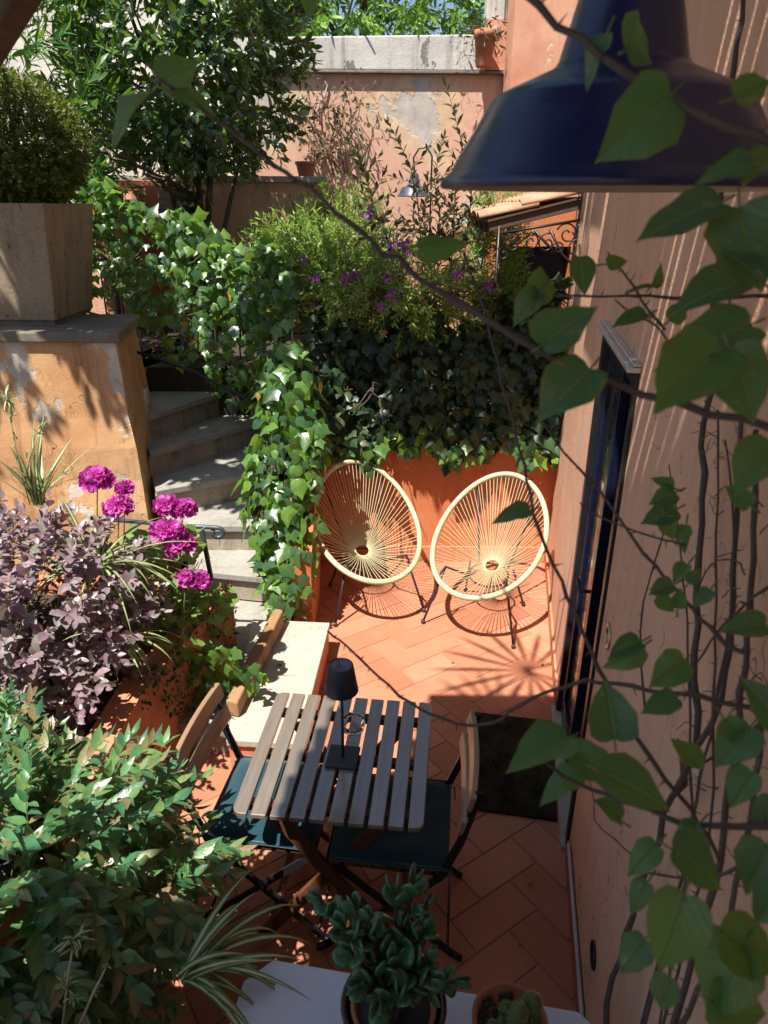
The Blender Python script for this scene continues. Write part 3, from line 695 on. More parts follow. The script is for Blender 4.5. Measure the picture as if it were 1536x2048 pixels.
# ================================================================== furniture
# ---- two round cord chairs
def cord_chair(label, loc, rz):
    t = thing('cord_chair', label, 'chair', (0, 0, 0), 0, 'pair of round cord chairs')
    F = Vector((0, -.37, .345)); B = Vector((0, .46, .855)); C = (F + B) / 2; a = (B - F).length / 2; ax = (B - F).normalized()
    def rp(th):                                        # th = 0 at the front, pi at the top
        w_ = .345 * (1 + .07 * math.cos(th)); return C - ax * (a * math.cos(th)) + Vector((w_ * math.sin(th), 0, 0)) + Vector((0, .05, -.03)) * (math.sin(th) ** 2)
    rim = MB().tube([rp(2 * math.pi * k / 72) for k in range(72)], .0175, 10, closed=True).build('rim', M['cord'], t)
    # raised wraps of cord round the rim
    wr = MB()
    Hc = Vector((0, .17, .305)); Hn = Vector((0, -.48, .88)).normalized(); hx = Vector((1, 0, 0)); hy = Hn.cross(hx)
    def hp(th, r=.05): return Hc + hx * (r * math.sin(th)) - hy * (r * math.cos(th))
    MB().tube([hp(2 * math.pi * k / 24) for k in range(24)], .006, 6, closed=True).build('seat_ring', M['cord'], t)
    N = 76
    for k in range(N):
        th = 2 * math.pi * (k + .5 + rnd.uniform(-.16, .16)) / N
        p, q = rp(th), hp(th); d = (q - p).normalized()
        mid = p.lerp(q, .5) + Vector((rnd.uniform(-.002, .002), 0, -.003 - rnd.random() * .008))
        MB().tube([p, mid, q], .0026, 5, caps=False).build('cord', M['cord'], t, world=False)
    # steel: hoop below the seat, four legs, two back rods, two front rods
    hoop = [Vector((.13 * math.cos(2 * math.pi * k / 20), .11 + .11 * math.sin(2 * math.pi * k / 20), .265 + .03 * math.sin(2 * math.pi * k / 20))) for k in range(20)]
    MB().tube(hoop, .0065, 6, closed=True).build('hoop', M['leg'], t)
    for sx in (-1, 1):
        for foot, top in (((sx * .305, -.25, 0), (sx * .20, -.16, .40)), ((sx * .21, .27, 0), (sx * .15, .16, .31))):
            f_ = Vector(foot); tp_ = Vector(top)
            lg = MB().tube([tp_, f_ + Vector((0, 0, .012))], .0075, 8).build('leg', M['leg'], t, world=False)
            MB().lathe([(.0, .03), (.012, .028), (.014, .012), (.011, 0), (0, 0)], f_, 10).build('foot', M['leg'], lg, world=False)
        MB().tube([Vector((sx * .20, -.16, .40)), Vector((sx * .13, .02, .28)), Vector((sx * .12, .1, .27))], .0065, 6).build('seat_rod', M['leg'], t)
        th = math.pi - sx * .72
        MB().tube([rp(th) + Vector((0, .02, 0)), Vector((sx * .10, .20, .29))], .0065, 6).build('back_rod', M['leg'], t)
        MB().tube([rp(sx * .62) + Vector((0, .01, -.01)), Vector((sx * .20, -.16, .40)), ], .0065, 6).build('front_rod', M['leg'], t)
    t.location = loc; t.rotation_euler = (0, 0, rz)
    return t
cord_chair('round cream cord lounge chair beside the hanging ivy', (-.095, 4.24, 0), R(18))
cord_chair('round cream cord lounge chair beside the black door wall', (.645, 4.04, 0), R(-27))

# ---- folding slatted table
TZ, TC, TR = .72, Vector((-.143, 1.968, 0)), R(-5.8)
tb_ = thing('folding_table', 'square folding table of weathered wooden slats with crossed legs', 'table', TC, TR)
W_ = .615; n = 10; sw_ = .0495; pitch = (W_ - sw_) / (n - 1)
def slatmesh(L, wd, th, rl):
    """a slat along y; the corner on side rl (-1 left, 1 right, 0 none) is rounded"""
    o_ = []; r = .03
    for (sx, sy) in ((1, -1), (1, 1), (-1, 1), (-1, -1)):
        cx, cy = sx * wd / 2, sy * L / 2
        if sx == rl:
            a0 = {(1, -1): -90, (1, 1): 0, (-1, 1): 90, (-1, -1): 180}[(sx, sy)]
            for q_ in range(6):
                a = R(a0 + 18 * q_); o_.append((cx - sx * r + r * math.cos(a), cy - sy * r + r * math.sin(a)))
        else: o_.append((cx, cy))
    return MB().prism(o_, -th / 2, th / 2).mesh('slat', M['slat'])
ms_ = {k: slatmesh(W_, sw_, .018, k) for k in (-1, 0, 1)}
for k in range(n):
    q_ = -1 if k == 0 else (1 if k == n - 1 else 0)
    o = link('slat', ms_[q_], tb_, loc=(-W_ / 2 + sw_ / 2 + pitch * k, rnd.uniform(-.002, .002), TZ - .009)); bevel(o, .003)
for yy in (-.235, 0.0, .225):
    o = MB().box((0, yy, TZ - .033), (.57, .032, .026)).build('batten', M['slat_dark'], tb_, world=False); bevel(o, .002)
for yy in (-.215, .205):
    for sx in (-1, 1):
        off = .016 * sx
        o = MB().bar((sx * .205, yy + off, TZ - .05), (-sx * .275, yy + off, .005), .022, .045, up=Vector((sx * .7, 0, .6))).build('leg', M['slat_dark'], tb_, world=False); bevel(o, .003)
for sx in (-1, 1):
    o = MB().bar((sx * .235, -.23, .075), (sx * .235, .22, .075), .022, .04).build('rail', M['slat_dark'], tb_, world=False); bevel(o, .003)
o = MB().tube([(-.03, -.23, .37), (-.03, .22, .37)], .009, 8).build('pivot_rod', M['black'], tb_, world=False)

# ---- two folding chairs with teal pads (chair faces local -y)
def folding_chair(label, loc, rz):
    t = thing('folding_chair', label, 'chair', (0, 0, 0), 0, 'folding chairs with teal pads')
    for sx in (-1, 1):
        x = sx * .188
        b = MB(); b.bar((x, .283, .815), (x, .235, .60), .010, .026); b.bar((x, .235, .60), (x, .175, .43), .010, .026); b.bar((x, .175, .43), (x, -.225, .03), .010, .026)
        lg = b.build('leg', M['black'], t)
        MB().tube([(x, -.255, .012), (x, -.222, .034)], .013, 8).build('foot', M['black'], lg, world=False)
        x2 = sx * .172
        b = MB(); b.bar((x2, -.20, .435), (x2, .235, .03), .010, .026); lg = b.build('leg', M['black'], t)
        MB().tube([(x2, .262, .012), (x2, .232, .034)], .013, 8).build('foot', M['black'], lg, world=False)
        MB().bar((x2, -.20, .44), (x2, .20, .43), .010, .022).build('seat_rail', M['black'], t)
    for y_, z_ in ((-.20, .035), (.215, .05), (.175, .43)):
        MB().tube([(-.188, y_, z_ + .02), (.188, y_, z_ + .02)], .0055, 6).build('crossbar', M['black'], t)
    for k in range(8):
        o = MB().box((0, -.185 + k * .052, .452), (.385, .036, .014)).build('seat_slat', M['slat_dark'], t); bevel(o, .002)
    for yy, zz in ((.250, .685), (.272, .785)):
        # slightly hollowed back slats
        vs_, fs_ = [], []; nn = 9
        for i in range(nn):
            u = i / (nn - 1) - .5; dy = .012 * (1 - 4 * u * u); hgt = .029
            for (a, c_) in ((-.009, -hgt), (.009, -hgt), (.009, hgt), (-.009, hgt)):
                vs_.append((u * .43, yy - .014 + dy + a + .24 * c_, zz + c_))
        for i in range(nn - 1):
            for q_ in range(4): fs_.append((i * 4 + q_, i * 4 + (q_ + 1) % 4, i * 4 + 4 + (q_ + 1) % 4, i * 4 + 4 + q_))
        fs_ += [(3, 2, 1, 0), tuple((nn - 1) * 4 + q_ for q_ in range(4))]
        o = MB().add(vs_, fs_).build('back_slat', M['slat_back'], t); bevel(o, .003)
    t.location = loc; t.rotation_euler = (0, 0, rz)
    # the pad lies on the seat and lifts off: a thing of its own
    pad = thing('seat_pad', 'teal velvet pad on the ' + label.split(' ', 2)[2].replace('beside', 'seat beside'), 'cushion', (0, 0, 0), 0, 'teal seat pads')
    nx = ny = 15; vs_, fs_ = [], []
    for sgn in (1, -1):
        for i in range(nx):
            for j in range(ny):
                u, v = i / (nx - 1) * 2 - 1, j / (ny - 1) * 2 - 1
                e = max(0, 1 - u ** 8) * max(0, 1 - v ** 8); tuft = sum(math.exp(-((u - a) ** 2 + (v - c_) ** 2) / .05) for a in (-.35, .35) for c_ in (-.35, .35))
                k_ = .965 + .035 * (1 - abs(u * v) ** 3)
                vs_.append((u * .20 * k_, v * .20 * k_, .477 + sgn * (.019 * e ** .5 - (.008 * tuft if sgn > 0 else 0) * e + .002 * math.sin(9 * u + 4 * v))))
    for s_ in (0, 1):
        for i in range(nx - 1):
            for j in range(ny - 1):
                q_ = s_ * nx * ny + i * ny + j; f_ = (q_, q_ + ny, q_ + ny + 1, q_ + 1); fs_.append(f_ if s_ == 0 else f_[::-1])
    b = MB(); b.add(vs_, fs_, True); b.build('pad', M['teal'], pad)
    rim_ = [(.2 * (u), -.2, .477) for u in np.linspace(-1, 1, 8)] + [(.2, .2 * u, .477) for u in np.linspace(-.9, 1, 8)] + [(.2 * u, .2, .477) for u in np.linspace(.9, -1, 8)] + [(-.2, .2 * u, .477) for u in np.linspace(.9, -.9, 8)]
    MB().tube([(x * .985, y * .985, z) for x, y, z in rim_], .006, 6, closed=True).build('piping', M['teal'], pad)
    for sx in (-1, 1): MB().tube([(sx * .17, .19, .47), (sx * .19, .215, .46), (sx * .185, .22, .40)], .003, 5).build('tie', M['teal'], pad)
    pad.location = loc; pad.rotation_euler = (0, 0, rz)
    return t
folding_chair('black folding chair with wooden back slats beside the left bush', (-.40, 1.985, 0), R(90 - 8))
folding_chair('black folding chair with wooden back slats beside the doormat', (.045, 1.905, 0), R(-90 - 6))

# ---- table lamp, ashtray
LB = az(686, 1517, TZ); LB = Vector((LB.x, LB.y, TZ))
tl = thing('table_lamp', 'slim dark cordless lamp with conical shade standing on the slatted table', 'lamp', LB)
bevel(MB().box(LB + Vector((0, 0, .006)), (.108, .108, .011), Matrix.Rotation(R(-7), 3, 'Z')).build('base', M['charcoal'], tl), .002)
MB().tube([LB + Vector((0, 0, .012)), LB + Vector((0, 0, .36))], .0052, 10).build('stem', M['charcoal'], tl)
sh = MB().lathe([(.0555, .292), (.0565, .294), (.0405, .392), (.039, .395), (.0365, .395), (.0365, .390)], LB, 40).lathe([(.054, .292), (.0385, .388)], LB, 40).build('shade', M['charcoal'], tl)
MB().lathe([(.0368, .3925), (.004, .3925), (.0035, .391), (.0, .391)], LB, 32).build('lid', M['lamp_top'], sh)
AB = az(706, 1458, TZ); AB = Vector((AB.x, AB.y, TZ + .001))
at_ = thing('ashtray', 'round clear glass ashtray on the table behind the lamp', 'ashtray', AB)
MB().lathe([(0, .0), (.036, .0), (.043, .006), (.0455, .030), (.044, .034), (.037, .034), (.034, .028), (.032, .011), (.028, .008), (0, .008)], AB, 36).build('bowl', M['glass'], at_)
for k in range(3):
    a = R(40 + 120 * k); MB().tube([AB + Vector((math.cos(a) * .033, math.sin(a) * .033, .033)), AB + Vector((math.cos(a) * .047, math.sin(a) * .047, .033))], .0045, 8).build('rest', M['glass'], at_)

# ---- doormat
mc = [wp(2.33, 0, .04), wp(2.985, 0, .035), wp(2.985, 0, .44), wp(2.33, 0, .44)]
dm = thing('doormat', 'dark brown coir doormat in front of the black door', 'mat', (mc[0] + mc[2]) / 2)
MB().prism([v.to_2d() for v in mc], .003, .016).build('mat', M['coir'], dm)
b = MB(); e1 = (mc[1] - mc[0]); e2 = (mc[3] - mc[0])
for k in range(5200):
    p = mc[0] + e1 * rnd.uniform(.005, .995) + e2 * rnd.uniform(.005, .995); p.z = .015
    a = rnd.uniform(0, 6.28); d = Vector((math.cos(a), math.sin(a), 0)) * .002
    tp2 = p + Vector((rnd.uniform(-.004, .004), rnd.uniform(-.004, .004), rnd.uniform(.006, .011)))
    b.add([p - d, p + d, tp2], [(0, 1, 2)])
tag(b.build('pile', M['coir'], dm), None, kind='stuff')

# ---- white garden table in the foreground with its pots
wt = thing('white_table', 'white metal table with clipped corners at the bottom edge', 'table', (.1, .85, 0))
q = [Vector((-.27, 1.195)), Vector((.47, 1.075)), Vector((.515, 1.03)), Vector((.44, .56)), Vector((-.40, .70)), Vector((-.335, 1.14))]
bevel(MB().prism(q, .728, .75).build('top', M['white'], wt), .006, 3)
for p in ((-.25, 1.12), (.43, 1.02), (.38, .64), (-.32, .75)):
    bevel(MB().box((p[0], p[1], .364), (.03, .03, .727)).build('leg', M['white'], wt), .003)
JP = Vector((.03, .985, .7505))
jp = thing('glazed_pot', 'dark glazed pot of the jade plant on the white table', 'pot', JP)
MB().lathe([(0, 0), (.075, 0), (.085, .01), (.108, .13), (.115, .168), (.112, .175), (.104, .172), (.100, .15), (.09, .03), (0, .02)], JP, 40).build('pot', M['potdark'], jp)
MB().lathe([(.058, .03), (.088, .158), (.094, .162), (.092, .170), (.084, .168), (.08, .15)], JP, 36).build('inner_pot', M['potclay'], jp)
MB().lathe([(.081, .150), (.04, .156), (0, .158)], JP, 24).build('soil', M['pebble'], jp)
CP = Vector((.285, .985, .7505))
cp = thing('clay_pot', 'small round terracotta pot of cacti on the white table', 'pot', CP)
MB().lathe([(0, 0), (.055, 0), (.058, .005), (.072, .085), (.080, .088), (.083, .115), (.080, .119), (.073, .117), (.070, .10), (0, .095)], CP, 40).build('pot', M['potclay'], cp)
b = MB()
for k in range(240):
    a = rnd.uniform(0, 6.28); r = .068 * math.sqrt(rnd.random()); s_ = rnd.uniform(.004, .007)
    p = CP + Vector((r * math.cos(a), r * math.sin(a), .102 + rnd.uniform(0, .004)))
    b.lathe([(0, -s_ * .7), (s_ * .8, -s_ * .3), (s_, .1 * s_), (s_ * .6, s_ * .6), (0, s_ * .75)], p, 6)
tag(b.build('gravel', M['pebble'], cp), None, kind='stuff')

# ---- pendant lamps
def pendant(label, base, sc, arm):
    t = thing('enamel_lamp', label, 'lamp', base, 0, 'navy enamel bell lamps')
    prof = [(.206, -.002), (.209, .001), (.207, .008), (.201, .013), (.196, .018), (.154, .088), (.150, .094), (.144, .099), (.136, .103), (.084, .125), (.078, .129), (.0738, .135), (.058, .196), (.050, .25), (.030, .265), (.0, .266)]
    inner = [(.205, -.002), (.195, .013), (.148, .09), (.08, .122), (0, .124)]
    pp = [(r * sc, z * sc) for r, z in prof]; o = MB().lathe(pp[:5], base, 72).lathe(pp[4:7], base, 72).lathe(pp[6:11], base, 72).lathe(pp[10:], base, 72).build('shade', M['lampblue'] if sc == 1 else M['grey_metal'], t)
    MB().lathe([(r * sc, z * sc) for r, z in inner], base, 72).build('lining', M['lampin'], t)
    MB().lathe([(0, .04 * sc), (.02 * sc, .045 * sc), (.03 * sc, .075 * sc), (.018 * sc, .115 * sc), (.0, .12 * sc)], base, 20).build('bulb', M['white'], t)
    MB().tube(arm, .011 * sc, 10).build('arm', M['black'], t)
    return t
pc_ = ac(1215, 376, .885)
top = pc_ + Vector((0, 0, .26)); wb = Vector((wallx(pc_.y + .05), pc_.y + .05, top.z + .05))
arm = [top, top + Vector((0, 0, .10)), top + Vector((.05, .01, .17)), top + Vector((.13, .03, .19)), top + Vector((.22, .04, .14)), wb]
pendant('big navy blue enamel bell lamp hanging close by at upper right', pc_, 1.0, arm)
g_ = ay(828, 393, 6.0)
pendant('small grey enamel bell lamp far behind the dark shoots', g_, .62, [g_ + Vector((0, 0, .14)), g_ + Vector((-.01, 0, .27)), g_ + Vector((.03, 0, .33)), g_ + Vector((.09, 0, .34)), g_ + Vector((.13, 0, .28)), g_ + Vector((.13, 0, -1.6))])

# ---- short iron handrail on the salmon post
hr = thing('handrail', 'short blue grey iron handrail with a curled end on the salmon post', 'handrail', (-.93, 3.36, .575))
p0 = Vector((-.925, 3.37, .575)); p1 = ay(403, 1056, 3.37); p2 = ay(372, 1051, 3.37) + Vector((-.5, .02, .03))
bevel(MB().bar(p0, p1, .022, .022, up=Vector((0, 1, 0))).build('post', M['grey_metal'], hr), .003)
curl = [p2, p1 + Vector((-.05, 0, .008)), p1 + Vector((.0, 0, .008)), p1 + Vector((.06, 0, .004))] + [p1 + Vector((.085 + .028 * math.sin(a), 0, -.026 + .028 * math.cos(a))) for a in np.linspace(0, 5.2, 14)]
MB().tube(curl, .0115, 10).build('rail', M['grey_metal'], hr)
MB().tube([p1 + Vector((.085, 0, -.05)), p1 + Vector((.09, .0, -.075)), p1 + Vector((.082, 0, -.11))], .0014, 5).build('wire', M['twig'], hr)
# ---- stair railing bars behind the pier, carrying the ivy
sr = thing('stair_railing', 'thin iron stair railing half hidden in sunlit ivy', 'railing', (-1.6, 5.6, 1.33))
ra = [Vector((-.62, 5.02, 1.98)), Vector((-1.1, 5.35, 2.12)), Vector((-1.55, 5.62, 2.26)), Vector((-2.1, 5.85, 2.42)), Vector((-2.75, 5.95, 2.56))]
MB().tube(ra, .014, 8).build('handrail', M['cap_metal'], sr)
MB().tube([p - Vector((0, 0, .80)) for p in ra], .010, 8).build('bottom_rail', M['black'], sr)
for k in range(18):
    u = (k + .3) / 17.7 * (len(ra) - 1); i = min(int(u), len(ra) - 2); p = ra[i].lerp(ra[i + 1], u - i)
    MB().tube([p, p - Vector((0, 0, 1.15 if k % 4 == 0 else .80))], .007, 6).build('baluster', M['grey_metal'] if k % 3 else M['cap_metal'], sr)
MB().tube([ay(262, 700, 4.95), ay(380, 740, 5.1), ay(480, 790, 4.98), ay(560, 850, 4.75)], .011, 8).build('lower_rail', M['black'], sr)
# ---- terracotta pots
def pot(label, base, r, h, group='terracotta pots', mat='potclay'):
    base = Vector(base); t = thing('flower_pot', label, 'pot', base, 0, group)
    MB().lathe([(0, 0), (r * .68, 0), (r * .70, .005), (r * .9, h * .78), (r, h * .79), (r * 1.02, h), (r * .9, h), (r * .86, h * .9), (0, h * .88)], base, 28).build('pot', M[mat], t)
    MB().lathe([(r * .86, h * .885), (0, h * .9)], base, 16).build('soil', M['soil'], t)
    return base + Vector((0, 0, h))
POTS = {}
zt = 1.14 + .0
for key, lab, px_, py_, d, z, r, h in (('a', 'wide clay pot of dark leaves on the shaded upper step', 322, 768, 0, zt, .105, .13), ('b', 'slim clay pot of pink flowers next to the wide pot', 352, 768, 0, zt, .06, .16),
                                       ('c', 'clay pot under the ivy at the right end of the shaded step', 398, 770, 0, zt, .075, .13)):
    p = az(px_, py_, z); POTS[key] = pot(lab, p + Vector((0, .12, 0)), r, h)
g_ = ay(262, 420, 7.2); POTS['d'] = pot('large clay pot between the two ribbed planters', (g_.x, 7.2, 1.33), .19, 1.20)
g_ = ay(966, 138, 9.0); POTS['e'] = pot('clay pot with trailing plant beside the garden wall coping', (g_.x, 8.98, 3.886), .12, .33)
g_ = ay(612, 340, 8.05); POTS['f'] = pot('small clay pot on the stone cap of the orange ledge wall', (g_.x, 8.05, 2.761), .11, .14)
# ================================================================== plants
rng = np.random.default_rng(11)
def unit(v): return v / (np.linalg.norm(v, axis=-1, keepdims=True) + 1e-9)
def A(*v): return np.array(v, float)

# ---- leaf shapes: base at the origin, tip along +y, upper side +z, length 1
def shape_ellip(w=.4, seg=4, fold=.10, curl=.18, peak=.5):
    v, f = [], []
    for i in range(seg + 1):
        t_ = i / seg; hw = .5 * w * (math.sin(math.pi * t_ ** (math.log(.5) / math.log(peak))) if 0 < t_ < 1 else .0)
        z = -curl * t_ * t_
        if i in (0, seg): v.append((0, t_, z))
        else: v += [(-hw, t_, z + fold * hw * 2), (0, t_, z), (hw, t_, z + fold * hw * 2)]
    f += [(0, 2, 1), (0, 3, 2)]
    for i in range(1, seg - 1):
        a = 1 + (i - 1) * 3; b_ = a + 3
        f += [(a, a + 1, b_ + 1, b_), (a + 1, a + 2, b_ + 2, b_ + 1)]
    a = 1 + (seg - 2) * 3; n_ = len(v) - 1
    f += [(a, a + 1, n_), (a + 1, a + 2, n_)]
    return np.array(v), f
def shape_ivy(var=0):
    o_ = [(0, 0), (.10, -.05), (.30, -.10), (.36, .08), (.56, .22), (.34, .42), (.22, .56), (0, 1.0)] if var == 0 else [(0, 0), (.12, -.09), (.33, -.06), (.42, .16), (.60, .36), (.32, .50), (.17, .68), (0, 1.02)]
    if var == 2: o_ = [(0, 0), (.14, -.06), (.34, .04), (.40, .26), (.42, .44), (.26, .60), (.14, .78), (0, 1.0)]
    pts = o_ + [(-x, y) for x, y in o_[-2:0:-1]]
    v = [(0, .28, .05)] + [(x, y, -.16 * abs(x) - .10 * max(0, y - .3)) for x, y in pts]
    k = len(pts); f = [(0, 1 + (i + 1) % k, 1 + i) for i in range(k)]
    f = [(a, c, b_) for a, b_, c in f]
    f = [(a, c, b_) for a, b_, c in f]
    return np.array(v), [(a, c, b_) for a, b_, c in f]
def shape_petal():
    v = [(0, 0, 0), (-.3, .45, .12), (.32, .5, .05), (-.38, .85, .22), (0, 1.0, .05), (.4, .85, .24), (0, .55, -.05)]
    return np.array(v), [(0, 6, 1), (0, 2, 6), (1, 6, 4, 3), (6, 2, 5, 4)]
def shape_round():
    k = 11; v = [(0, .42, -.08)]
    for i in range(k):
        a = -math.pi / 2 + .35 + (2 * math.pi - .7) * i / (k - 1); r = .5 * (1 + .10 * math.cos(7 * a))
        v.append((r * math.cos(a), .5 + r * math.sin(a), .05 * math.sin(5 * a)))
    return np.array(v), [(0, 1 + i, 2 + i) for i in range(k - 1)]
SH = {'ellip': [shape_ellip(.42), shape_ellip(.48, curl=.3), shape_ellip(.38, curl=.05, fold=.2)],
      'oval': [shape_ellip(.58, curl=.12), shape_ellip(.64, curl=.25), shape_ellip(.55, fold=.2)],
      'lance': [shape_ellip(.26, curl=.25), shape_ellip(.22, curl=.4), shape_ellip(.28, curl=.1)],
      'nand': [shape_ellip(.40, curl=.22, peak=.36), shape_ellip(.46, curl=.12, peak=.34), shape_ellip(.36, curl=.35, fold=.18, peak=.36)],
      'narrow': [shape_ellip(.24, 3, curl=.1), shape_ellip(.28, 3, curl=.2)],
      'tiny': [shape_ellip(.5, 2, curl=.1), shape_ellip(.55, 2, fold=.2)],
      'ivy': [shape_ivy(0), shape_ivy(1), shape_ivy(2)], 'petal': [shape_petal()], 'round': [shape_round()]}

class Leaves:
    """gathers leaf placements of one plant; the largest in view become parts, the rest one joined part"""
    def __init__(s, kind, mat): s.kind = kind; s.mat = mat; s.p = []; s.t = []; s.n = []; s.s = []
    def add(s, p, tip, nrm, size):
        s.p.append(p); s.t.append(tip); s.n.append(nrm); s.s.append(size)
    def many(s, p, tip, nrm, size):
        s.p += list(p); s.t += list(tip); s.n += list(nrm); s.s += list(size)
    def emit(s, parent, parts=300, name='leaf', rest='foliage', smooth=True):
        if not s.p: return
        P_, T, N, S = np.array(s.p), unit(np.array(s.t)), np.array(s.n), np.array(s.s)
        N = N - T * (N * T).sum(1, keepdims=True); bad = np.linalg.norm(N, axis=1) < 1e-4
        N[bad] = np.cross(T[bad], A(.3, .8, .5)); N = unit(N); X = np.cross(T, N)
        R3 = np.stack([X, T, N], axis=2) * S[:, None, None]
        cv = P_ - np.array(CAM); c = cv @ np.array(CF); c_ok = np.maximum(c, .05)
        u = 768 + FPX * (cv @ np.array(CR)) / c_ok; v = 1024 - FPX * (cv @ np.array(CU)) / c_ok
        inf = (c > .1) & (u > -20) & (u < 1556) & (v > -20) & (v < 2068)
        face = np.abs((N * unit(cv)).sum(1)); area = (S / c_ok) ** 2 * (.25 + face)
        cell = np.maximum(8, np.median(S / c_ok) * FPX * .5)
        key = (u // cell).astype(int) * 100003 + (v // cell).astype(int)
        order = np.lexsort((c, key)); rank = np.zeros(len(key), int); last = None; r_ = 0
        for i in order:
            r_ = 0 if key[i] != last else r_ + 1; last = key[i]; rank[i] = r_
        score = np.where(inf, -area / (1 + rank) ** 2, 1.0); best = np.argsort(score)
        npart = min(parts, int(inf.sum())); pick = best[:npart]; other = best[npart:]
        shp = SH[s.kind]; var = rng.integers(0, len(shp), len(key)); off = np.array(root_loc(parent))
        meshes = []
        for (vv, ff) in shp:
            me = bpy.data.meshes.new(name); me.from_pydata(vv.tolist(), [], ff); me.polygons.foreach_set('use_smooth', [smooth] * len(ff)); me.materials.append(s.mat); meshes.append(me)
        for i in pick:
            m4 = Matrix([[*R3[i, k], P_[i, k] - off[k]] for k in range(3)] + [[0, 0, 0, 1]])
            link(name, meshes[var[i]], parent, mat4=m4)
        if len(other):
            vs_, lp, st_, tot, base, loops = [], [], [], [], 0, 0
            for k, (vv, ff) in enumerate(shp):
                idx = other[var[other] == k]
                if not len(idx): continue
                W3 = np.einsum('nij,vj->nvi', R3[idx], vv) + (P_[idx] - off)[:, None, :]
                vs_.append(W3.reshape(-1, 3)); fl = np.array([i for f in ff for i in f]); fn = np.array([len(f) for f in ff])
                L_ = (fl[None, :] + (np.arange(len(idx)) * len(vv))[:, None] + base).reshape(-1); lp.append(L_)
                tot.append(np.tile(fn, len(idx))); base += len(idx) * len(vv)
            vs_ = np.concatenate(vs_); lp = np.concatenate(lp); tot = np.concatenate(tot); stt = np.concatenate([[0], np.cumsum(tot)[:-1]])
            me = bpy.data.meshes.new(rest); me.vertices.add(len(vs_)); me.vertices.foreach_set('co', vs_.ravel())
            me.loops.add(len(lp)); me.loops.foreach_set('vertex_index', lp.astype(np.int32))
            me.polygons.add(len(tot)); me.polygons.foreach_set('loop_start', stt.astype(np.int32)); me.polygons.foreach_set('loop_total', tot.astype(np.int32))
            me.polygons.foreach_set('use_smooth', [smooth] * len(tot)); me.update(calc_edges=True); me.validate(); me.materials.append(s.mat)
            o_ = link(rest, me, parent); o_['kind'] = 'stuff'

def rdir(n=None):
    v = rng.normal(size=3 if n is None else (n, 3)); return unit(v)
def sprig(lv, stems, base, axis, L, n, size, ang=55, kind='alt', rad=.0015, droop=.15, taper=.5, up=.6, bare=.12):
    """a leafy shoot from base along axis"""
    axis = unit(np.asarray(axis, float)); base = np.asarray(base, float); pts = []
    a = axis.copy(); p = base.copy(); seg = 5
    for i in range(seg + 1):
        pts.append(p.copy()); a = unit(a + A(0, 0, -droop / seg) + rng.normal(size=3) * .06); p = p + a * L / seg
    if stems is not None: stems.tube([tuple(x) for x in pts], [rad * (1 - .7 * i / seg) for i in range(seg + 1)], 4, caps=False)
    side = unit(np.cross(axis, A(0, 0, 1) + rng.normal(size=3) * .2)); k = 0; ph = rng.uniform(0, 6.28)
    for i in range(n):
        t_ = bare + (1 - bare) * (i + .5) / n; q_ = t_ * seg; j = min(int(q_), seg - 1); p = pts[j] + (pts[j + 1] - pts[j]) * (q_ - j); ax = unit(pts[j + 1] - pts[j])
        s_ = unit(np.cross(ax, A(0, 0, 1) + 1e-3)); w_ = np.cross(s_, ax)
        angs = [ph + i * 2.4] if kind == 'alt' else ([0, math.pi] if kind == 'flat' else [ph + (i % 2) * 1.57, ph + (i % 2) * 1.57 + math.pi])
        for th in angs:
            rad_ = s_ * math.cos(th) + w_ * math.sin(th)
            an = R(ang * (1 - .35 * t_) + rng.normal() * 9); tip = ax * math.cos(an) + rad_ * math.sin(an) + A(0, 0, -.08)
            nr = ax * math.sin(an) * .7 - rad_ * math.cos(an) * .7 + A(0, 0, up) + rng.normal(size=3) * .22
            lv.add(p, tip, nr, size * (1 - taper * abs(t_ - .45)) * rng.uniform(.55, 1.22))
    tip = unit(pts[-1] - pts[-2]); lv.add(pts[-1], tip, np.cross(tip, side), size * .7)
    return pts
def blob(n, c, r, shell=.55, lump=.28, seed=0, flat=None):
    """points in a lumpy ellipsoid, most of them near its surface; returns points and outward directions"""
    g = np.random.default_rng(seed + 5); d = unit(g.normal(size=(n, 3)))
    ph = g.uniform(0, 6.28, 6); k = g.normal(size=(6, 3)) * 2.6
    bump = sum(np.sin(d @ k[i] + ph[i]) for i in range(6)) / 6
    q_ = (shell + (1 - shell) * g.random(n) ** .5) * (1 + lump * bump)
    return np.array(c) + d * np.array(r) * q_[:, None], d

# ------------------------------------------------------------------ ivy
def ivy_sheet(lv, fn, n, smin, smax, depth=.08, down=1.0):
    """fn(u, v) -> point, outward normal"""
    for _ in range(n):
        p, nr = fn(rng.random(), rng.random()); p = np.asarray(p, float) + np.asarray(nr) * rng.uniform(-depth, depth)
        nn = np.asarray(nr) + A(0, 0, .55) + rng.normal(size=3) * .42
        tp_ = A(0, 0, -down) + rng.normal(size=3) * .45 + np.asarray(nr) * .25
        lv.add(p, tp_, nn, smin + (smax - smin) * rng.random() ** 1.4)
def vines(stems, fn, n, rad, L=.6):
    for _ in range(n):
        u, v = rng.random(), rng.uniform(.4, 1.0); pts = []
        for k in range(7):
            p, nr = fn(min(1, max(0, u)), min(1, max(0, v))); pts.append(tuple(np.asarray(p) - np.asarray(nr) * .03)); u += rng.normal() * .03; v -= L / 7
        stems.tube(pts, [rad * (1 - .08 * k) for k in range(7)], 5, caps=False)
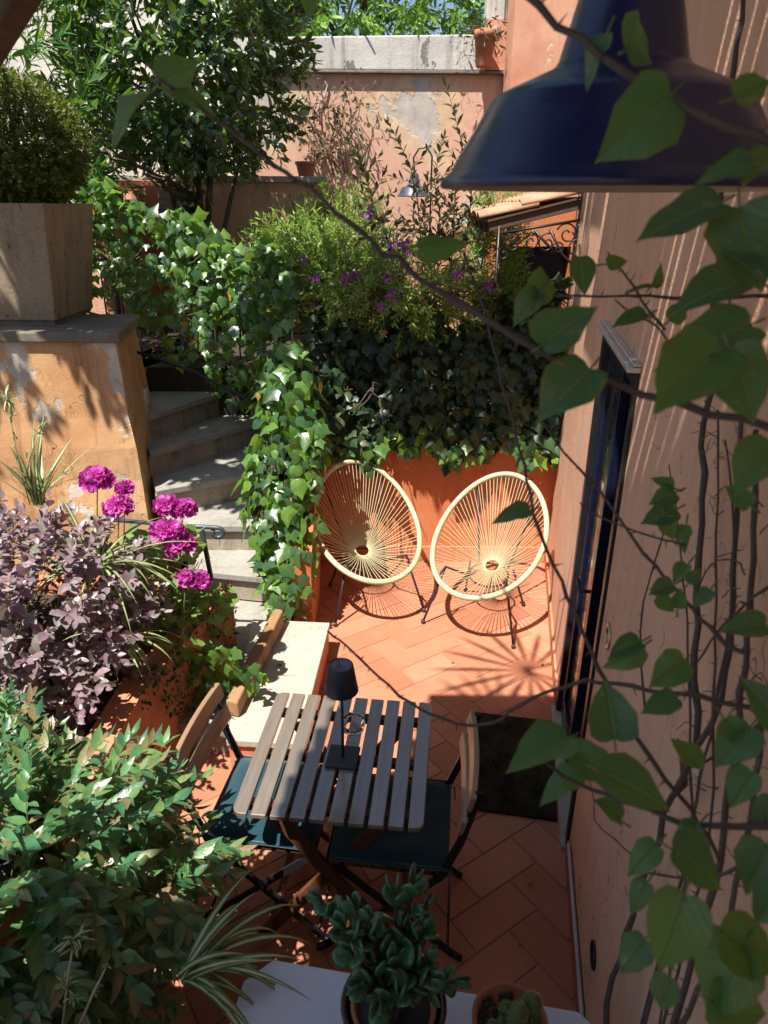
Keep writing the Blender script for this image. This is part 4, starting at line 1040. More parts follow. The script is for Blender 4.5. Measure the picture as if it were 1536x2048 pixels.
# hanging over the stair wall
iv = thing('hanging_ivy', 'sunlit bright green ivy cascading over the wall between stairs and chairs', 'ivy', (-.55, 4.0, .5), group='ivy plants')
lv = Leaves('ivy', M['ivy']); stm = MB()
def col_fn(u, v):                                      # a drape: top over the wall, falling towards the viewer and both sides
    xc = -.615 + .03 * math.cos(9 * v); yc = 4.36 - .62 * (1 - v) ** 1.3 - .05 * math.sin(3.1 * v)
    wd = .06 + .135 * math.sin(math.pi * (v * .86 + .08)) ** 1.2
    a = (u - .5) * 3.8; z = .22 + v * 1.50
    return (xc + wd * math.sin(a), yc - wd * .55 * math.cos(a) + .08, z), (math.sin(a), -math.cos(a), .25)
ivy_sheet(lv, col_fn, 720, .05, .15, .065); vines(stm, col_fn, 26, .004)
for px_, py_, d in ((545, 1270, 3.62), (552, 1245, 3.66), (560, 1215, 3.7), (585, 1190, 3.72), (568, 1165, 3.72), (540, 1290, 3.6), (600, 1140, 3.75), (610, 1100, 3.8), (560, 1140, 3.75), (580, 1120, 3.78)):
    for _ in range(3):
        p = np.array(ay(px_ + rng.normal() * 10, py_ + rng.normal() * 10, d)); lv.add(p, A(rng.normal() * .6, -.3, -1), A(rng.normal() * .4, -.7, .8), rng.uniform(.06, .105))
stm.tube([ay(575, 1120, 3.8), ay(560, 1200, 3.72), ay(548, 1270, 3.62), ay(520, 1330, 3.4)], .004, 5)
stm.build('stem', M['vinebark'], iv); lv.emit(iv)
# over the patio wall
iv = thing('wall_ivy', 'dark shaded ivy hanging over the orange wall behind the chairs', 'ivy', (.4, 4.85, .97), group='ivy plants')
lv = Leaves('ivy', M['ivy_shaded']); lf_ = Leaves('ivy', M['ivy']); stm = MB()  # shaded leaves get the darker ivy colours, the sunlit fringe the brighter ones
def wall_fn(u, v):
    x = -.52 + u * 1.74; z = .90 + .06 * math.sin(x * 9) + .05 * math.sin(x * 23 + 1) + v * (.94 + .06 * math.sin(x * 7))
    y = 4.80 - .10 * math.sin(math.pi * v) + .22 * v + .05 * math.sin(x * 11 + z * 7)
    return (x, y, z), (.05, -1, .25)
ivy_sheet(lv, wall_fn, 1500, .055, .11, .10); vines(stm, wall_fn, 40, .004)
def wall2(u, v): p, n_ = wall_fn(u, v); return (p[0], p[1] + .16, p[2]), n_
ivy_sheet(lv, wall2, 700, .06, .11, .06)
def fringe(u, v): 
    p, n_ = wall_fn(u, 0); return (p[0], p[1] - .07, p[2] - .03 + .17 * v), n_
ivy_sheet(lf_, fringe, 170, .06, .125, .05)
def rtop(u, v): return (.62 + u * .6, 4.86 + v * .25, 1.86 + .12 * math.sin(u * 9)), (0, -.3, 1)
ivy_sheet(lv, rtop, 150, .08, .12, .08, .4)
stm.build('stem', M['vinebark'], iv); lv.emit(iv, 200); lf_.emit(iv, 100, rest='lit_foliage')
# along the stair railing
iv = thing('railing_ivy', 'sunlit ivy and dry twigs covering the stair railing behind the planter', 'ivy', (-1.6, 5.6, 1.33), group='ivy plants')
lv = Leaves('ivy', M['ivy']); stm = MB()
def rail_fn(u, v):
    i = min(int(u * 4), 3); p = ra[i].lerp(ra[i + 1], u * 4 - i); top = .10 + .05 * math.sin(u * 19) - .05 * math.cos(u * 37)
    return (p.x, p.y - .12 + .06 * math.sin(u * 23 + v * 5), p.z + top - v * (.95 + .2 * math.sin(u * 6))), (.35, -.9, .3)
def rail_thin(u, v): return rail_fn(u, v ** 1.7)
ivy_sheet(lv, rail_thin, 1350, .05, .10, .13)
def rail_top(u, v): p, n_ = rail_fn(u, 0); return (p[0], p[1] + (v - .5) * .3, p[2] + .02), (.1, -.3, 1)
ivy_sheet(lv, rail_top, 170, .08, .13, .05, .3)
for _ in range(46):
    u = rng.random(); p, n_ = rail_fn(u, rng.uniform(.3, .8)); p = np.array(p); d = unit(A(rng.normal(), rng.normal() * .4, rng.normal() * .9))
    stm.tube([tuple(p), tuple(p + d * .10 + rng.normal(size=3) * .02), tuple(p + d * .22 + rng.normal(size=3) * .03)], [.0035, .003, .0015], 4)
tag(stm.build('twig', M['twig'], iv), None, kind='stuff'); lv.emit(iv)
# tuft in front of the landing
iv = thing('ivy_tuft', 'small vivid green ivy tuft hanging beside the kerb near the left chair', 'ivy', ay(430, 1340, 2.95), group='ivy plants')
lv = Leaves('ivy', M['ivy']); stm = MB()
for px_, py_ in ((405, 1310), (420, 1330), (430, 1300), (445, 1320), (462, 1338), (440, 1350), (415, 1345), (475, 1310), (490, 1330), (500, 1345), (460, 1360), (430, 1370), (505, 1362), (395, 1330), (480, 1350), (450, 1300), (412, 1362), (385, 1345), (400, 1385), (520, 1350)):
    for _ in range(2):
        p = np.array(ay(px_ + rng.normal() * 6, py_ + rng.normal() * 6, 2.9 + rng.normal() * .04)); lv.add(p, A(rng.normal() * .7, -.3, -1), A(rng.normal() * .5, -.6, .8), rng.uniform(.055, .095))
stm.tube([ay(370, 1290, 2.98), ay(420, 1310, 2.93), ay(470, 1335, 2.93), ay(520, 1345, 2.95)], .0035, 5); stm.build('stem', M['vinebark'], iv); lv.emit(iv)

# ------------------------------------------------------------------ trees and shrubs behind
def limbs(mb, base, top, r0, kids, spread, depth=2):
    base = np.array(base, float); top = np.array(top, float); pts = [tuple(base + (top - base) * t_ + rng.normal(size=3) * .02 * (0 < t_ < 1)) for t_ in np.linspace(0, 1, 6)]
    mb.tube(pts, [r0 * (1 - .5 * t_) for t_ in np.linspace(0, 1, 6)], 8)
    if depth:
        for _ in range(kids):
            t_ = rng.uniform(.45, 1.0); p = base + (top - base) * t_; d = unit((top - base) + rng.normal(size=3) * spread * np.linalg.norm(top - base)); L = np.linalg.norm(top - base) * rng.uniform(.4, .65)
            limbs(mb, p, p + d * L, r0 * .45, kids - 1, spread, depth - 1)
def crowned(name, label, cat, base, crown_c, crown_r, nspr, L, nl, size, shape, mat, parts=300, trunk=.06, seed=1, ang=55, kind='alt', up=.5, shell=.6, lump=.3, group=None, axisup=.35, droop=.15):
    t = thing(name, label, cat, base, group=group)
    if trunk:
        b_ = MB(); cc = np.array(crown_c) - A(0, 0, crown_r[2] * .35); limbs(b_, base, cc, trunk, 4, .55); b_.build('trunk', M['bark'], t)
    lv = Leaves(shape, mat); stm = MB(); P_, D = blob(nspr, crown_c, crown_r, shell, lump, seed)
    for p, d in zip(P_, D):
        sprig(lv, stm, p - d * L * .4, d + A(0, 0, axisup) + rng.normal(size=3) * .3, L, nl, size, ang, kind, .003, droop, up=up)
    tag(stm.build('twig', M['bark'], t), None, kind='stuff'); lv.emit(t, parts); return t
crowned('laurel_tree', 'dark glossy laurel tree with dense rounded crown behind the ivy', 'tree', (-1.72, 6.8, 1.33), (-1.62, 6.8, 3.78), (.92, .85, 1.12), 1000, .22, 9, .12, 'ellip', M['laurel'], seed=3, ang=60, up=.7)
b_ = MB(); rt_ = bpy.data.objects['laurel_tree']
for dx, r_ in ((.13, .035), (-.12, .03), (.28, .025)): b_.tube([(-1.72 + dx * 1.3, 6.8, 1.3), (-1.72 + dx, 6.78, 2.3), (-1.72 + dx * 2, 6.8, 3.2)], [r_, r_ * .9, r_ * .6], 8)
b_.build('stem', M['bark'], rt_)
lv = Leaves('ivy', M['ivy_shaded'])
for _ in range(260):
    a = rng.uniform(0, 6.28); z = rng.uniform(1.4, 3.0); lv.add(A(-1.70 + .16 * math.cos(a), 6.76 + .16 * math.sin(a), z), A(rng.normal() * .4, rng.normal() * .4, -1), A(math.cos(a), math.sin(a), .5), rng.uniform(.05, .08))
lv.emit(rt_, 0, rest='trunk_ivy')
crowned('oleander_shrub', 'tall bright green shrub with long leaves behind the box ball', 'shrub', (-3.2, 6.2, 1.33), (-3.05, 6.1, 3.05), (1.0, .75, 1.2), 330, .34, 10, .17, 'lance', M['loquat'], seed=5, ang=48, up=.35, axisup=.9, lump=.25, trunk=.05)
crowned('hedge_tree', 'dark leafy shrub filling the gap right of the box ball', 'shrub', (-2.55, 6.9, 1.33), (-2.5, 6.9, 3.1), (.45, .45, .75), 110, .24, 8, .12, 'lance', M['laurel'], seed=8, ang=50, up=.3, trunk=.03, droop=.6)
# boxwood ball
bx = thing('box_ball', 'clipped round box shrub in the stone planter', 'shrub', (PC[0], PC[1], 2.42))
b_ = MB(); limbs(b_, (PC[0], PC[1], 2.40), (PC[0], PC[1], 2.75), .03, 5, .8); b_.build('stem', M['bark'], bx)
lv = Leaves('tiny', M['box']); stm = MB(); P_, D = blob(3300, (PC[0] + .04, PC[1] - .02, 2.80), (.49, .47, .41), .62, .10, 9)
for p, d in zip(P_, D): sprig(lv, None, p - d * .03, d + rng.normal(size=3) * .45, .075, 6, .031, 50, 'opp', droop=0)
lv.emit(bx)
# green wood above the garden wall
gt = thing('wall_top_creeper', 'bright green leafy growth above the grey coping', 'creeper', (-.3, 9.9, 3.8))
lv = Leaves('lance', M['bright']); stm = MB(); P_, D = blob(1300, (-.3, 10.3, 4.9), (2.2, .9, 1.5), .35, .25, 12)
for p, d in zip(P_, D): sprig(lv, stm, p, d + A(0, -.5, .2) + rng.normal(size=3) * .4, .32, 9, .17, 58, 'alt', .003, .5, up=.6)
b_ = MB(); limbs(b_, (-.3, 10.2, 1.3), (-.3, 10.2, 4.8), .09, 5, .5); b_.build('trunk', M['bark'], gt); tag(stm.build('twig', M['bark'], gt), None, kind='stuff'); lv.emit(gt)
gt = thing('far_tree', 'pale green tree at the very top beside the laurel', 'tree', (-2.2, 10.8, 1.3))
lv = Leaves('lance', M['bright']); P_, D = blob(600, (-1.9, 10.9, 5.3), (1.2, .8, 1.5), .4, .3, 14)
for p, d in zip(P_, D): sprig(lv, None, p, d + A(0, -.4, .3) + rng.normal(size=3) * .4, .34, 8, .16, 58, 'alt', .003, .5, up=.6)
b_ = MB(); limbs(b_, (-1.9, 10.9, 1.2), (-1.9, 10.9, 5.2), .10, 4, .5); b_.build('trunk', M['bark'], gt); lv.emit(gt, 120)
# myrtle-leaved shrubs behind the wall ivy
def myrtle(name, label, base, c, r, n, seed, mat='polygala', L=.26, nl=18, size=.058, parts=300, fl=0, axisup=.7):
    t = thing(name, label, 'shrub', base, group='fine leaved shrubs behind the ivy'); lv = Leaves('narrow', M[mat]); stm = MB(); P_, D = blob(n, c, r, .45, .3, seed); fw = []
    for p, d in zip(P_, D):
        q_ = sprig(lv, stm, p - d * .1, d + A(0, -.15, axisup) + rng.normal(size=3) * .3, L, nl, size, 55, 'alt', .0022, .2, up=.3, taper=.3); fw.append(q_[-1])
    b_ = MB(); limbs(b_, base, np.array(c) - A(0, 0, r[2] * .3), .025, 5, .7); b_.build('stem', M['bark'], t); tag(stm.build('twig', M['twig'], t), None, kind='stuff'); lv.emit(t, parts)
    for k in range(fl):
        p = sorted(fw, key=lambda e: e[1] - .3 * e[2])[int(rng.integers(max(1, len(fw) // 3)))] + A(0, -.02, .02); pf = Leaves('petal', M['petal_violet'])
        for _ in range(11): pf.add(p + rng.normal(size=3) * .016, rdir() + A(0, -.3, .3), rdir(), .036)
        pf.emit(t, 0, rest='flower')
    return t
myrtle('myrtle_shrub', 'feathery sunlit light green shrub with violet flowers in the middle', (-.42, 5.5, .93), (-.42, 5.40, 1.95), (.55, .45, .46), 620, 21, fl=9)
myrtle('myrtle_shrub', 'yellow green fine leaved shrub arching over the wall ivy', (.18, 5.25, .93), (.10, 4.95, 1.95), (.58, .34, .22), 270, 22, fl=12, axisup=.3)
myrtle('myrtle_shrub', 'pale fine leaved shrub in front of the ledge wall end', (-.55, 7.0, 1.33), (-.45, 6.9, 2.15), (.5, .4, .5), 380, 23)
myrtle('climbing_shrub', 'bright sunlit climbing shrub left of the tiled canopy', (.85, 6.2, .93), (.86, 6.05, 2.05), (.26, .3, .62), 520, 24, 'bright', .2, 12, .05)
# dark upright shoots
for k, (lab, pts, d) in enumerate((('tall dark leafy shoot reaching highest in front of the garden wall', ((905, 480), (912, 360), (925, 290), (897, 185)), 5.3), ('dark leafy shoot crossing in front of the small grey lamp', ((845, 520), (835, 400), (820, 330), (786, 262)), 5.25),
                              ('short leafy shoot left of the small grey lamp', ((742, 470), (745, 400), (728, 340), (712, 305)), 5.3), ('dark drooping shoot between the grey lamp and the tall shoot', ((870, 500), (880, 430), (868, 360), (880, 300)), 5.2),
                              ('dark spreading shoot above the sloped pink wall', ((900, 520), (870, 470), (820, 440), (750, 445)), 5.15), ('leafy shoot between the tall shoot and the tiled canopy', ((930, 500), (940, 420), (945, 350), (935, 300)), 5.4), ('reddish shoot low in front of the sloped pink wall', ((800, 560), (790, 500), (760, 450), (735, 400)), 5.1), ('reddish shoot leaning over the wall ivy toward the lamp', ((850, 580), (860, 500), (845, 440), (855, 380)), 5.05), ('bushy reddish shoot below the tall shoot', ((890, 600), (905, 540), (890, 470), (905, 400)), 5.1))):
    t = thing('dark_shoot', lab, 'shrub', ay(*pts[0], d), group='dark upright shoots'); lv = Leaves('ellip', M['spire']); stm = MB()
    W3 = [np.array(ay(*q_, d)) for q_ in pts]; stm.tube([tuple(W3[0] - A(0, 0, .8))] + [tuple(x) for x in W3], [.006, .005, .004, .003, .002], 5)
    for i in range(3):
        for j in range(11):
            p = W3[i] + (W3[i + 1] - W3[i]) * (j / 11); ax = unit(W3[i + 1] - W3[i]); th = j * 2.4; s_ = unit(np.cross(ax, A(0, 1, .1))); rad_ = s_ * math.cos(th) + np.cross(s_, ax) * math.sin(th)
            lv.add(p, ax * .75 + rad_ * .7, rad_ * -.5 + ax + rng.normal(size=3) * .3, rng.uniform(.06, .085))
            if j % 4 == 1 and i < 2: sprig(lv, stm, p, ax * .8 + rad_, rng.uniform(.15, .25), 9, .065, 40, 'alt', .002, .1)
    sprig(lv, stm, W3[3], W3[3] - W3[2], .08, 7, .06, 35); stm.build('stem', M['vinebark'], t); lv.emit(t, 150)
# fern and bare climber
fe = thing('fern', 'arching fern beside the stone cap of the ledge wall', 'fern', (-1.0, 7.3, 1.8)); lv = Leaves('narrow', M['fern']); stm = MB()
for k in range(16):
    a = rng.uniform(0, 6.28); p0 = A(-.95, 7.25, 2.05); pts = [p0 + A(math.cos(a) * r, math.sin(a) * r * .6, .55 * r * 1.9 - 1.1 * r * r) for r in np.linspace(0, .62, 20)]
    stm.tube([tuple(x) for x in pts[::4]], .002, 4)
    for i in range(2, 20):
        ax = unit(pts[i] - pts[i - 1]); s_ = unit(np.cross(ax, A(0, 0, 1)))
        for sg in (-1, 1): lv.add(pts[i], s_ * sg + ax * .4, A(0, 0, 1), .085 * math.sin(math.pi * (i + 1) / 21) + .01)
stm.build('stem', M['greenstem'], fe); lv.emit(fe)
bc = thing('bare_climber', 'thin half bare climber against the flaking garden wall', 'climber', ay(655, 340, 9.0)); lv = Leaves('ellip', M['spire']); stm = MB()
for k in range(9):
    x0 = 655 + rng.normal() * 30; pts = [ay(x0 + rng.normal() * 14, y_, 9.05) for y_ in (350, 300, 250, 205, 160 + rng.uniform(-10, 60))]; stm.tube(pts, [.012, .010, .008, .005, .003], 5)
    for q_ in pts[1:]:
        for _ in range(3): sprig(lv, stm, np.array(q_), rdir() + A(0, -.3, -.3), .2, 5, .06, 50, rad=.002, droop=.6)
stm.build('stem', M['twig'], bc); lv.emit(bc, 120)
for lab, xr, n in (('wispy climber with bare stems against the white wall', (205, 345), 16),):
    t = thing('wispy_climber', lab, 'climber', ay(270, 340, 9.3)); lv = Leaves('ellip', M['box']); stm = MB()
    for k in range(n):
        x0 = rng.uniform(*xr); pts = [ay(x0 + rng.normal() * 10, y_, 8.6 if x0 > 250 else 8.7) for y_ in (350, 310, 280, 250)]; stm.tube(pts, [.010, .008, .006, .003], 5)
        for q_ in pts[1:]: sprig(lv, stm, np.array(q_), rdir() + A(0, -.3, .2), .25, 7, .055, 50, rad=.002)
    stm.build('stem', M['twig'], t); lv.emit(t, 100)
cb = MB().tube([ay(612, 146, 9.17), ay(640, 150, 9.17), ay(655, 170, 9.17), ay(650, 190, 9.17), ay(638, 208, 9.17), ay(640, 250, 9.17)], .010, 6); tag(cb.build('wall_cable', M['cable']), 'pale cable curving down the flaking garden wall', 'cable')
# pots: plants in them
def tuftplant(name, label, top, n, L, shape, mat, size, spread=.5, fl=None, nfl=0, group='potted plants', droop=.4):
    t = thing(name, label, 'plant', top, group=group); lv = Leaves(shape, mat); stm = MB(); ends = []
    for _ in range(n): ends.append(sprig(lv, stm, np.array(top) + rng.normal(size=3) * A(.03, .03, 0), A(rng.normal() * spread, rng.normal() * spread, 1), L * rng.uniform(.6, 1.2), 7, size, 60, 'alt', .0025, droop)[-1])
    stm.build('stem', M['greenstem'], t); lv.emit(t, 120)
    if fl:
        for e in ends[:nfl]:
            pf = Leaves('petal', fl)
            for _ in range(14): pf.add(e + rng.normal(size=3) * .016, rdir(), rdir(), .03)
            pf.emit(t, 0, rest='flower')
tuftplant('pot_plant', 'dark low plant in the wide clay pot on the step', POTS['a'], 14, .16, 'oval', M['laurel'], .05)
tuftplant('pot_plant', 'pink flowering plant in the slim clay pot', POTS['b'], 7, .16, 'oval', M['geraleaf'], .045, .3, M['petal'], 4)
tuftplant('pot_plant', 'red flowering plant under the ivy by the steps', POTS['c'], 10, .26, 'oval', M['geraleaf'], .05, .5, M['petal_red'], 4)
tuftplant('trailing_plant', 'dark trailing plant spilling from the pot on the garden wall', POTS['e'], 26, .42, 'lance', M['spire'], .09, 1.2, droop=2.2)

# ------------------------------------------------------------------ planting bed on the left
# purple leaved shrub
lo = thing('purple_shrub', 'dusty purple leaved shrub in the raised bed', 'shrub', (-1.45, 2.65, .49)); lv = Leaves('oval', M['loro']); stm = MB(); P_, D = blob(430, (-1.62, 2.60, .84), (.60, .50, .48), .55, .3, 31)
for p, d in zip(P_, D):
    if p[2] < .42: continue
    sprig(lv, stm, p - d * .12, d + A(.05, -.15, .5) + rng.normal(size=3) * .35, .22, 7, .064, 62, 'opp', .002, .35, up=1.4)
b_ = MB(); limbs(b_, (-1.5, 2.65, .48), (-1.5, 2.62, .85), .022, 6, .8); b_.build('stem', M['vinebark'], lo); tag(stm.build('twig', M['twig'], lo), None, kind='stuff'); lv.emit(lo)
# nandina, green with coppery young leaves
na = thing('nandina_bush', 'large green bush with coppery young leaves at lower left', 'shrub', (-1.0, 1.5, .49)); lv = Leaves('nand', M['nandina']); stm = MB()
P_, D = blob(430, (-1.02, 1.40, .70), (.47, .46, .40), .5, .25, 33)
for p, d in zip(P_, D):
    if p[2] < .2 or p[0] > -.42: continue
    sprig(lv, stm, p - d * .10, d + A(.1, -.1, .35) + rng.normal(size=3) * .3, .20, 6, .082, 55, 'flat' if rng.random() < .5 else 'opp', .0018, .5, up=1.1)
P_, D = blob(260, (-1.48, 1.75, .62), (.44, .40, .40), .5, .25, 34)
for p, d in zip(P_, D):
    if p[2] < .3: continue
    sprig(lv, stm, p - d * .10, d + A(.1, -.1, .4) + rng.normal(size=3) * .3, .20, 6, .082, 55, 'opp', .0018, .5, up=1.1)
b_ = MB(); limbs(b_, (-1.2, 1.5, .48), (-1.05, 1.45, .8), .018, 6, .9); b_.build('stem', M['vinebark'], na); tag(stm.build('twig', M['greenstem'], na), None, kind='stuff'); lv.emit(na)
# geranium with magenta heads
ge = thing('geranium', 'magenta flowering geranium beside the iron handrail', 'geranium', (-1.05, 3.15, .49)); lv = Leaves('round', M['geraleaf']); stm = MB()
heads = [(195, 960, 2.95, .85), (250, 977, 2.95, .35), (238, 1014, 2.85, .7), (332, 1012, 2.95, .65), (366, 1018, 2.97, .65), (335, 1062, 2.85, .85), (362, 1092, 2.85, .8), (372, 1158, 2.8, .55), (400, 1160, 2.82, .55)]
for px_, py_, d, s_ in heads:
    c = np.array(ay(px_, py_, d)); hd_ = Leaves('petal', M['petal'])
    for k in range(int(24 * s_) + 9):
        dd = unit(rdir() * A(1.25, 1, .85) + A(0, -.25, .5)); fc = c + dd * A(.080, .065, .050) * s_ * rng.random() ** .4
        for q_ in range(5):
            e1 = unit(np.cross(dd, A(.3, .2, 1.))); e2 = np.cross(dd, e1); a = q_ * 1.257 + k
            hd_.add(fc, e1 * math.cos(a) + e2 * math.sin(a) + dd * .35, dd + rng.normal(size=3) * .2, .034 * (.8 + .3 * s_))
    root = MB().tube([tuple(c - A(.04, 0, .26)), tuple(c - A(.02, .0, .12)), tuple(c)], .0028, 6).build('flower_stalk', M['greenstem'], ge)
    hd_.emit(root, 0, rest='flower_head')
P_, D = blob(150, (-1.05, 3.1, .80), (.30, .24, .26), .5, .25, 41)
for p, d in zip(P_, D):
    for _ in range(2): lv.add(p + rng.normal(size=3) * .02, d * A(1, 1, .2) + rng.normal(size=3) * .5, A(0, -.25, 1) + rng.normal(size=3) * .35, rng.uniform(.05, .085))
P_, D = blob(60, (-.93, 3.05, .62), (.14, .3, .2), .5, .25, 42)
for p, d in zip(P_, D): lv.add(p, d + A(0, -.3, -.4), A(.5, -.4, .7) + rng.normal(size=3) * .3, rng.uniform(.05, .08))
keep = [i for i, p in enumerate(lv.p) if not (proj(Vector(p))[0] > 392 and proj(Vector(p))[1] < 1165)]
lv.p, lv.t, lv.n, lv.s = ([x[i] for i in keep] for x in (lv.p, lv.t, lv.n, lv.s))
b_ = MB(); limbs(b_, (-1.05, 3.15, .48), (-1.05, 3.1, .8), .012, 6, .8); b_.build('stem', M['twig'], ge); lv.emit(ge)
# striped spider plants: each blade a ribbon with a cream middle
def blade(p0, d, L, arch, wd, n=9):
    """points of an arching ribbon"""
    p0 = np.array(p0, float); d = unit(np.array(d, float)); v, f, mi = [], [], []; h = unit(A(d[0], d[1], 0)); s_ = A(-h[1], h[0], 0); p = p0.copy(); ang_ = math.asin(max(-1, min(1, d[2])))
    for i in range(n):
        t_ = i / (n - 1); w_ = wd * min(1, (1 - t_) * 2.2 + .05) * (.6 + .4 * min(1, t_ * 5))
        for k, off in enumerate((-1, -.42, .42, 1)): v.append(p + s_ * off * w_ + A(0, 0, .25 * w_ * abs(off)))
        a = ang_ - arch * t_; p = p + (h * math.cos(a) + A(0, 0, math.sin(a))) * L / (n - 1)
    for i in range(n - 1):
        for k in range(3): f.append((i * 4 + k, i * 4 + k + 1, i * 4 + k + 5, i * 4 + k + 4)); mi.append(1 if k == 1 else 0)
    return v, f, mi
def spider(label, base, n, L, wd, lean=(0, 0), el=(25, 75), arch=(1.2, 2.4), seed=0, az0=0, azw=6.28):
    t = thing('spider_plant', label, 'plant', base, group='striped spider plants'); g = np.random.default_rng(seed)
    for k in range(n):
        a = az0 + g.uniform(-.5, .5) * azw; e = R(g.uniform(*el)); d = A(math.cos(a) * math.cos(e) + lean[0], math.sin(a) * math.cos(e) + lean[1], math.sin(e))
        v, f, mi = blade(np.array(base) + g.normal(size=3) * A(.015, .015, .005), d, L * g.uniform(.6, 1.15), g.uniform(*arch), wd * g.uniform(.75, 1.15))
        b_ = MB(); 
        for ff, m_ in zip(f, mi): b_.f.append(ff); b_.sm.append(True); b_.mi.append(m_)
        b_.v = [tuple(x) for x in v]; b_.build('blade', [M['blade_g'], M['blade_w']], t)
    return t
spider('striped spider plant arching right of the purple shrub', ay(200, 1130, 2.75), 36, .46, .0085, (.35, -.1), (15, 65), (.9, 2.0), 51)
spider('small striped spider plant low on the bed wall', ay(235, 1290, 2.55), 40, .26, .008, (.3, -.2), (10, 60), (1.0, 2.4), 52)
spider('large striped spider plant at the bottom beside the white table', ay(372, 1950, 1.12), 26, .30, .0085, (.5, .1), (5, 60), (.8, 2.2), 53, .2, 3.0)
spider('grassy striped plant against the ochre pier', ay(75, 1010, 3.2), 22, .42, .012, (.1, 0), (45, 85), (.2, .9), 54)
# flower stalks with plantlets
def stalk(label, pts, d, pl_, sz, mat=('blade_g', 'blade_w')):
    W3 = [np.array(ay(*q_, d)) for q_ in pts]; t = thing('plantlet_stalk', label, 'plant', W3[0], group='spider plant stalks')
    MB().tube([tuple(x) for x in W3], [.003] * (len(W3) - 1) + [.0015], 6).build('stalk', M['blade_w'], t)
    for (px_, py_, k) in pl_:
        c = np.array(ay(px_, py_, d)); b_ = MB()
        for q_ in range(int(16 * k) + 5):
            v, f, mi = blade(c + rng.normal(size=3) * .006 * k, rdir() + A(0, 0, .25), sz * k * rng.uniform(.6, 1.1), rng.uniform(.3, 1.3), .0032 * (.5 + k), 5); n0 = len(b_.v); b_.v += [tuple(x) for x in v]
            for ff, m_ in zip(f, mi): b_.f.append(tuple(i + n0 for i in ff)); b_.sm.append(True); b_.mi.append(m_)
        b_.build('plantlet', [M[mat[0]], M[mat[1]]], t)
stalk('tall pale stalk with starry plantlets in front of the ochre pier', ((60, 1010), (38, 930), (25, 860), (15, 800)), 3.1, ((15, 800, 1.0), (22, 832, .5), (30, 872, .35)), .085)
stalk('leaning pale stalk with plantlets in front of the ochre pier', ((50, 960), (62, 905), (80, 862)), 3.1, ((78, 868, .6), (84, 850, .45), (52, 905, .35)), .075)
stalk('pale stalk with spiky plantlets at the lower left', ((125, 2060), (135, 1960), (148, 1880)), 1.0, ((150, 1880, 1.0), (128, 1970, .6), (148, 1995, .6)), .045, ('fern', 'blade_w'))
stalk('thin leaning stalk with tiny plantlets at the lower left', ((155, 2060), (185, 1990), (212, 1935)), 1.0, ((212, 1932, .35), (190, 1985, .3)), .04, ('fern', 'blade_w'))
# small creeping leaves on the shaded bed wall
cr = thing('creeping_fig', 'small leaved creeper on the shaded face of the bed wall', 'creeper', (-.95, 2.95, .3)); lv = Leaves('tiny', M['ivy_shaded'])
for _ in range(900):
    y_ = rng.uniform(2.45, 3.35); z_ = rng.uniform(.0, .6) ** .8; 
    if math.sin(y_ * 13 + z_ * 9) + math.sin(y_ * 29) * .5 + z_ * 2.2 < .55: continue
    x_ = -1.04 + (y_ - 2.55) * .228 + .02; lv.add(A(x_ + rng.uniform(0, .03), y_, z_), A(.2, rng.normal() * .6, rng.normal() * .6), A(1, -.1, .4) + rng.normal(size=3) * .3, rng.uniform(.022, .04))
lv.emit(cr, 150)

# ------------------------------------------------------------------ jade plant and cacti
def fat_leaf():
    n, k = 8, 7; v, f = [], []
    for i in range(k):
        t_ = i / (k - 1); w_ = .36 * math.sin(math.pi * min(1, .06 + t_ * .94) ** 1.35) ** .8 + .035; th = .10 * math.sin(math.pi * (.08 + .88 * t_)) + .02
        for j in range(n): a = 2 * math.pi * j / n; v.append((w_ * math.cos(a), t_ - (.02 if i == k - 1 else 0), th * math.sin(a) + .16 * t_ * t_))
    for i in range(k - 1):
        for j in range(n): f.append((i * n + j, (i + 1) * n + j, (i + 1) * n + (j + 1) % n, i * n + (j + 1) % n))
    f += [tuple(range(n)), tuple((k - 1) * n + j for j in range(n))[::-1]]
    b_ = MB(); b_.add(v, f, True); return b_.mesh('leaf', M['succ'])
jade = thing('jade_plant', 'glossy jade plant with fat round leaves in the dark glazed pot', 'succulent', JP + Vector((0, 0, .16))); fm = fat_leaf(); stm = MB()
base = np.array(JP) + A(0, 0, .155); off = np.array(root_loc(jade))
tips = [(645, 1780, .02), (712, 1790, .0), (735, 1815, -.02), (790, 1760, .05), (825, 1740, .06), (800, 1830, .03), (760, 1850, 0), (830, 1850, .02), (700, 1880, -.03), (850, 1790, .05), (745, 1900, -.02), (790, 1895, -.03), (850, 1890, 0), (690, 1830, -.02), (720, 1940, -.05), (800, 1950, -.06), (860, 1935, -.03), (905, 1935, .02), (760, 1980, -.07), (845, 1830, .03)]
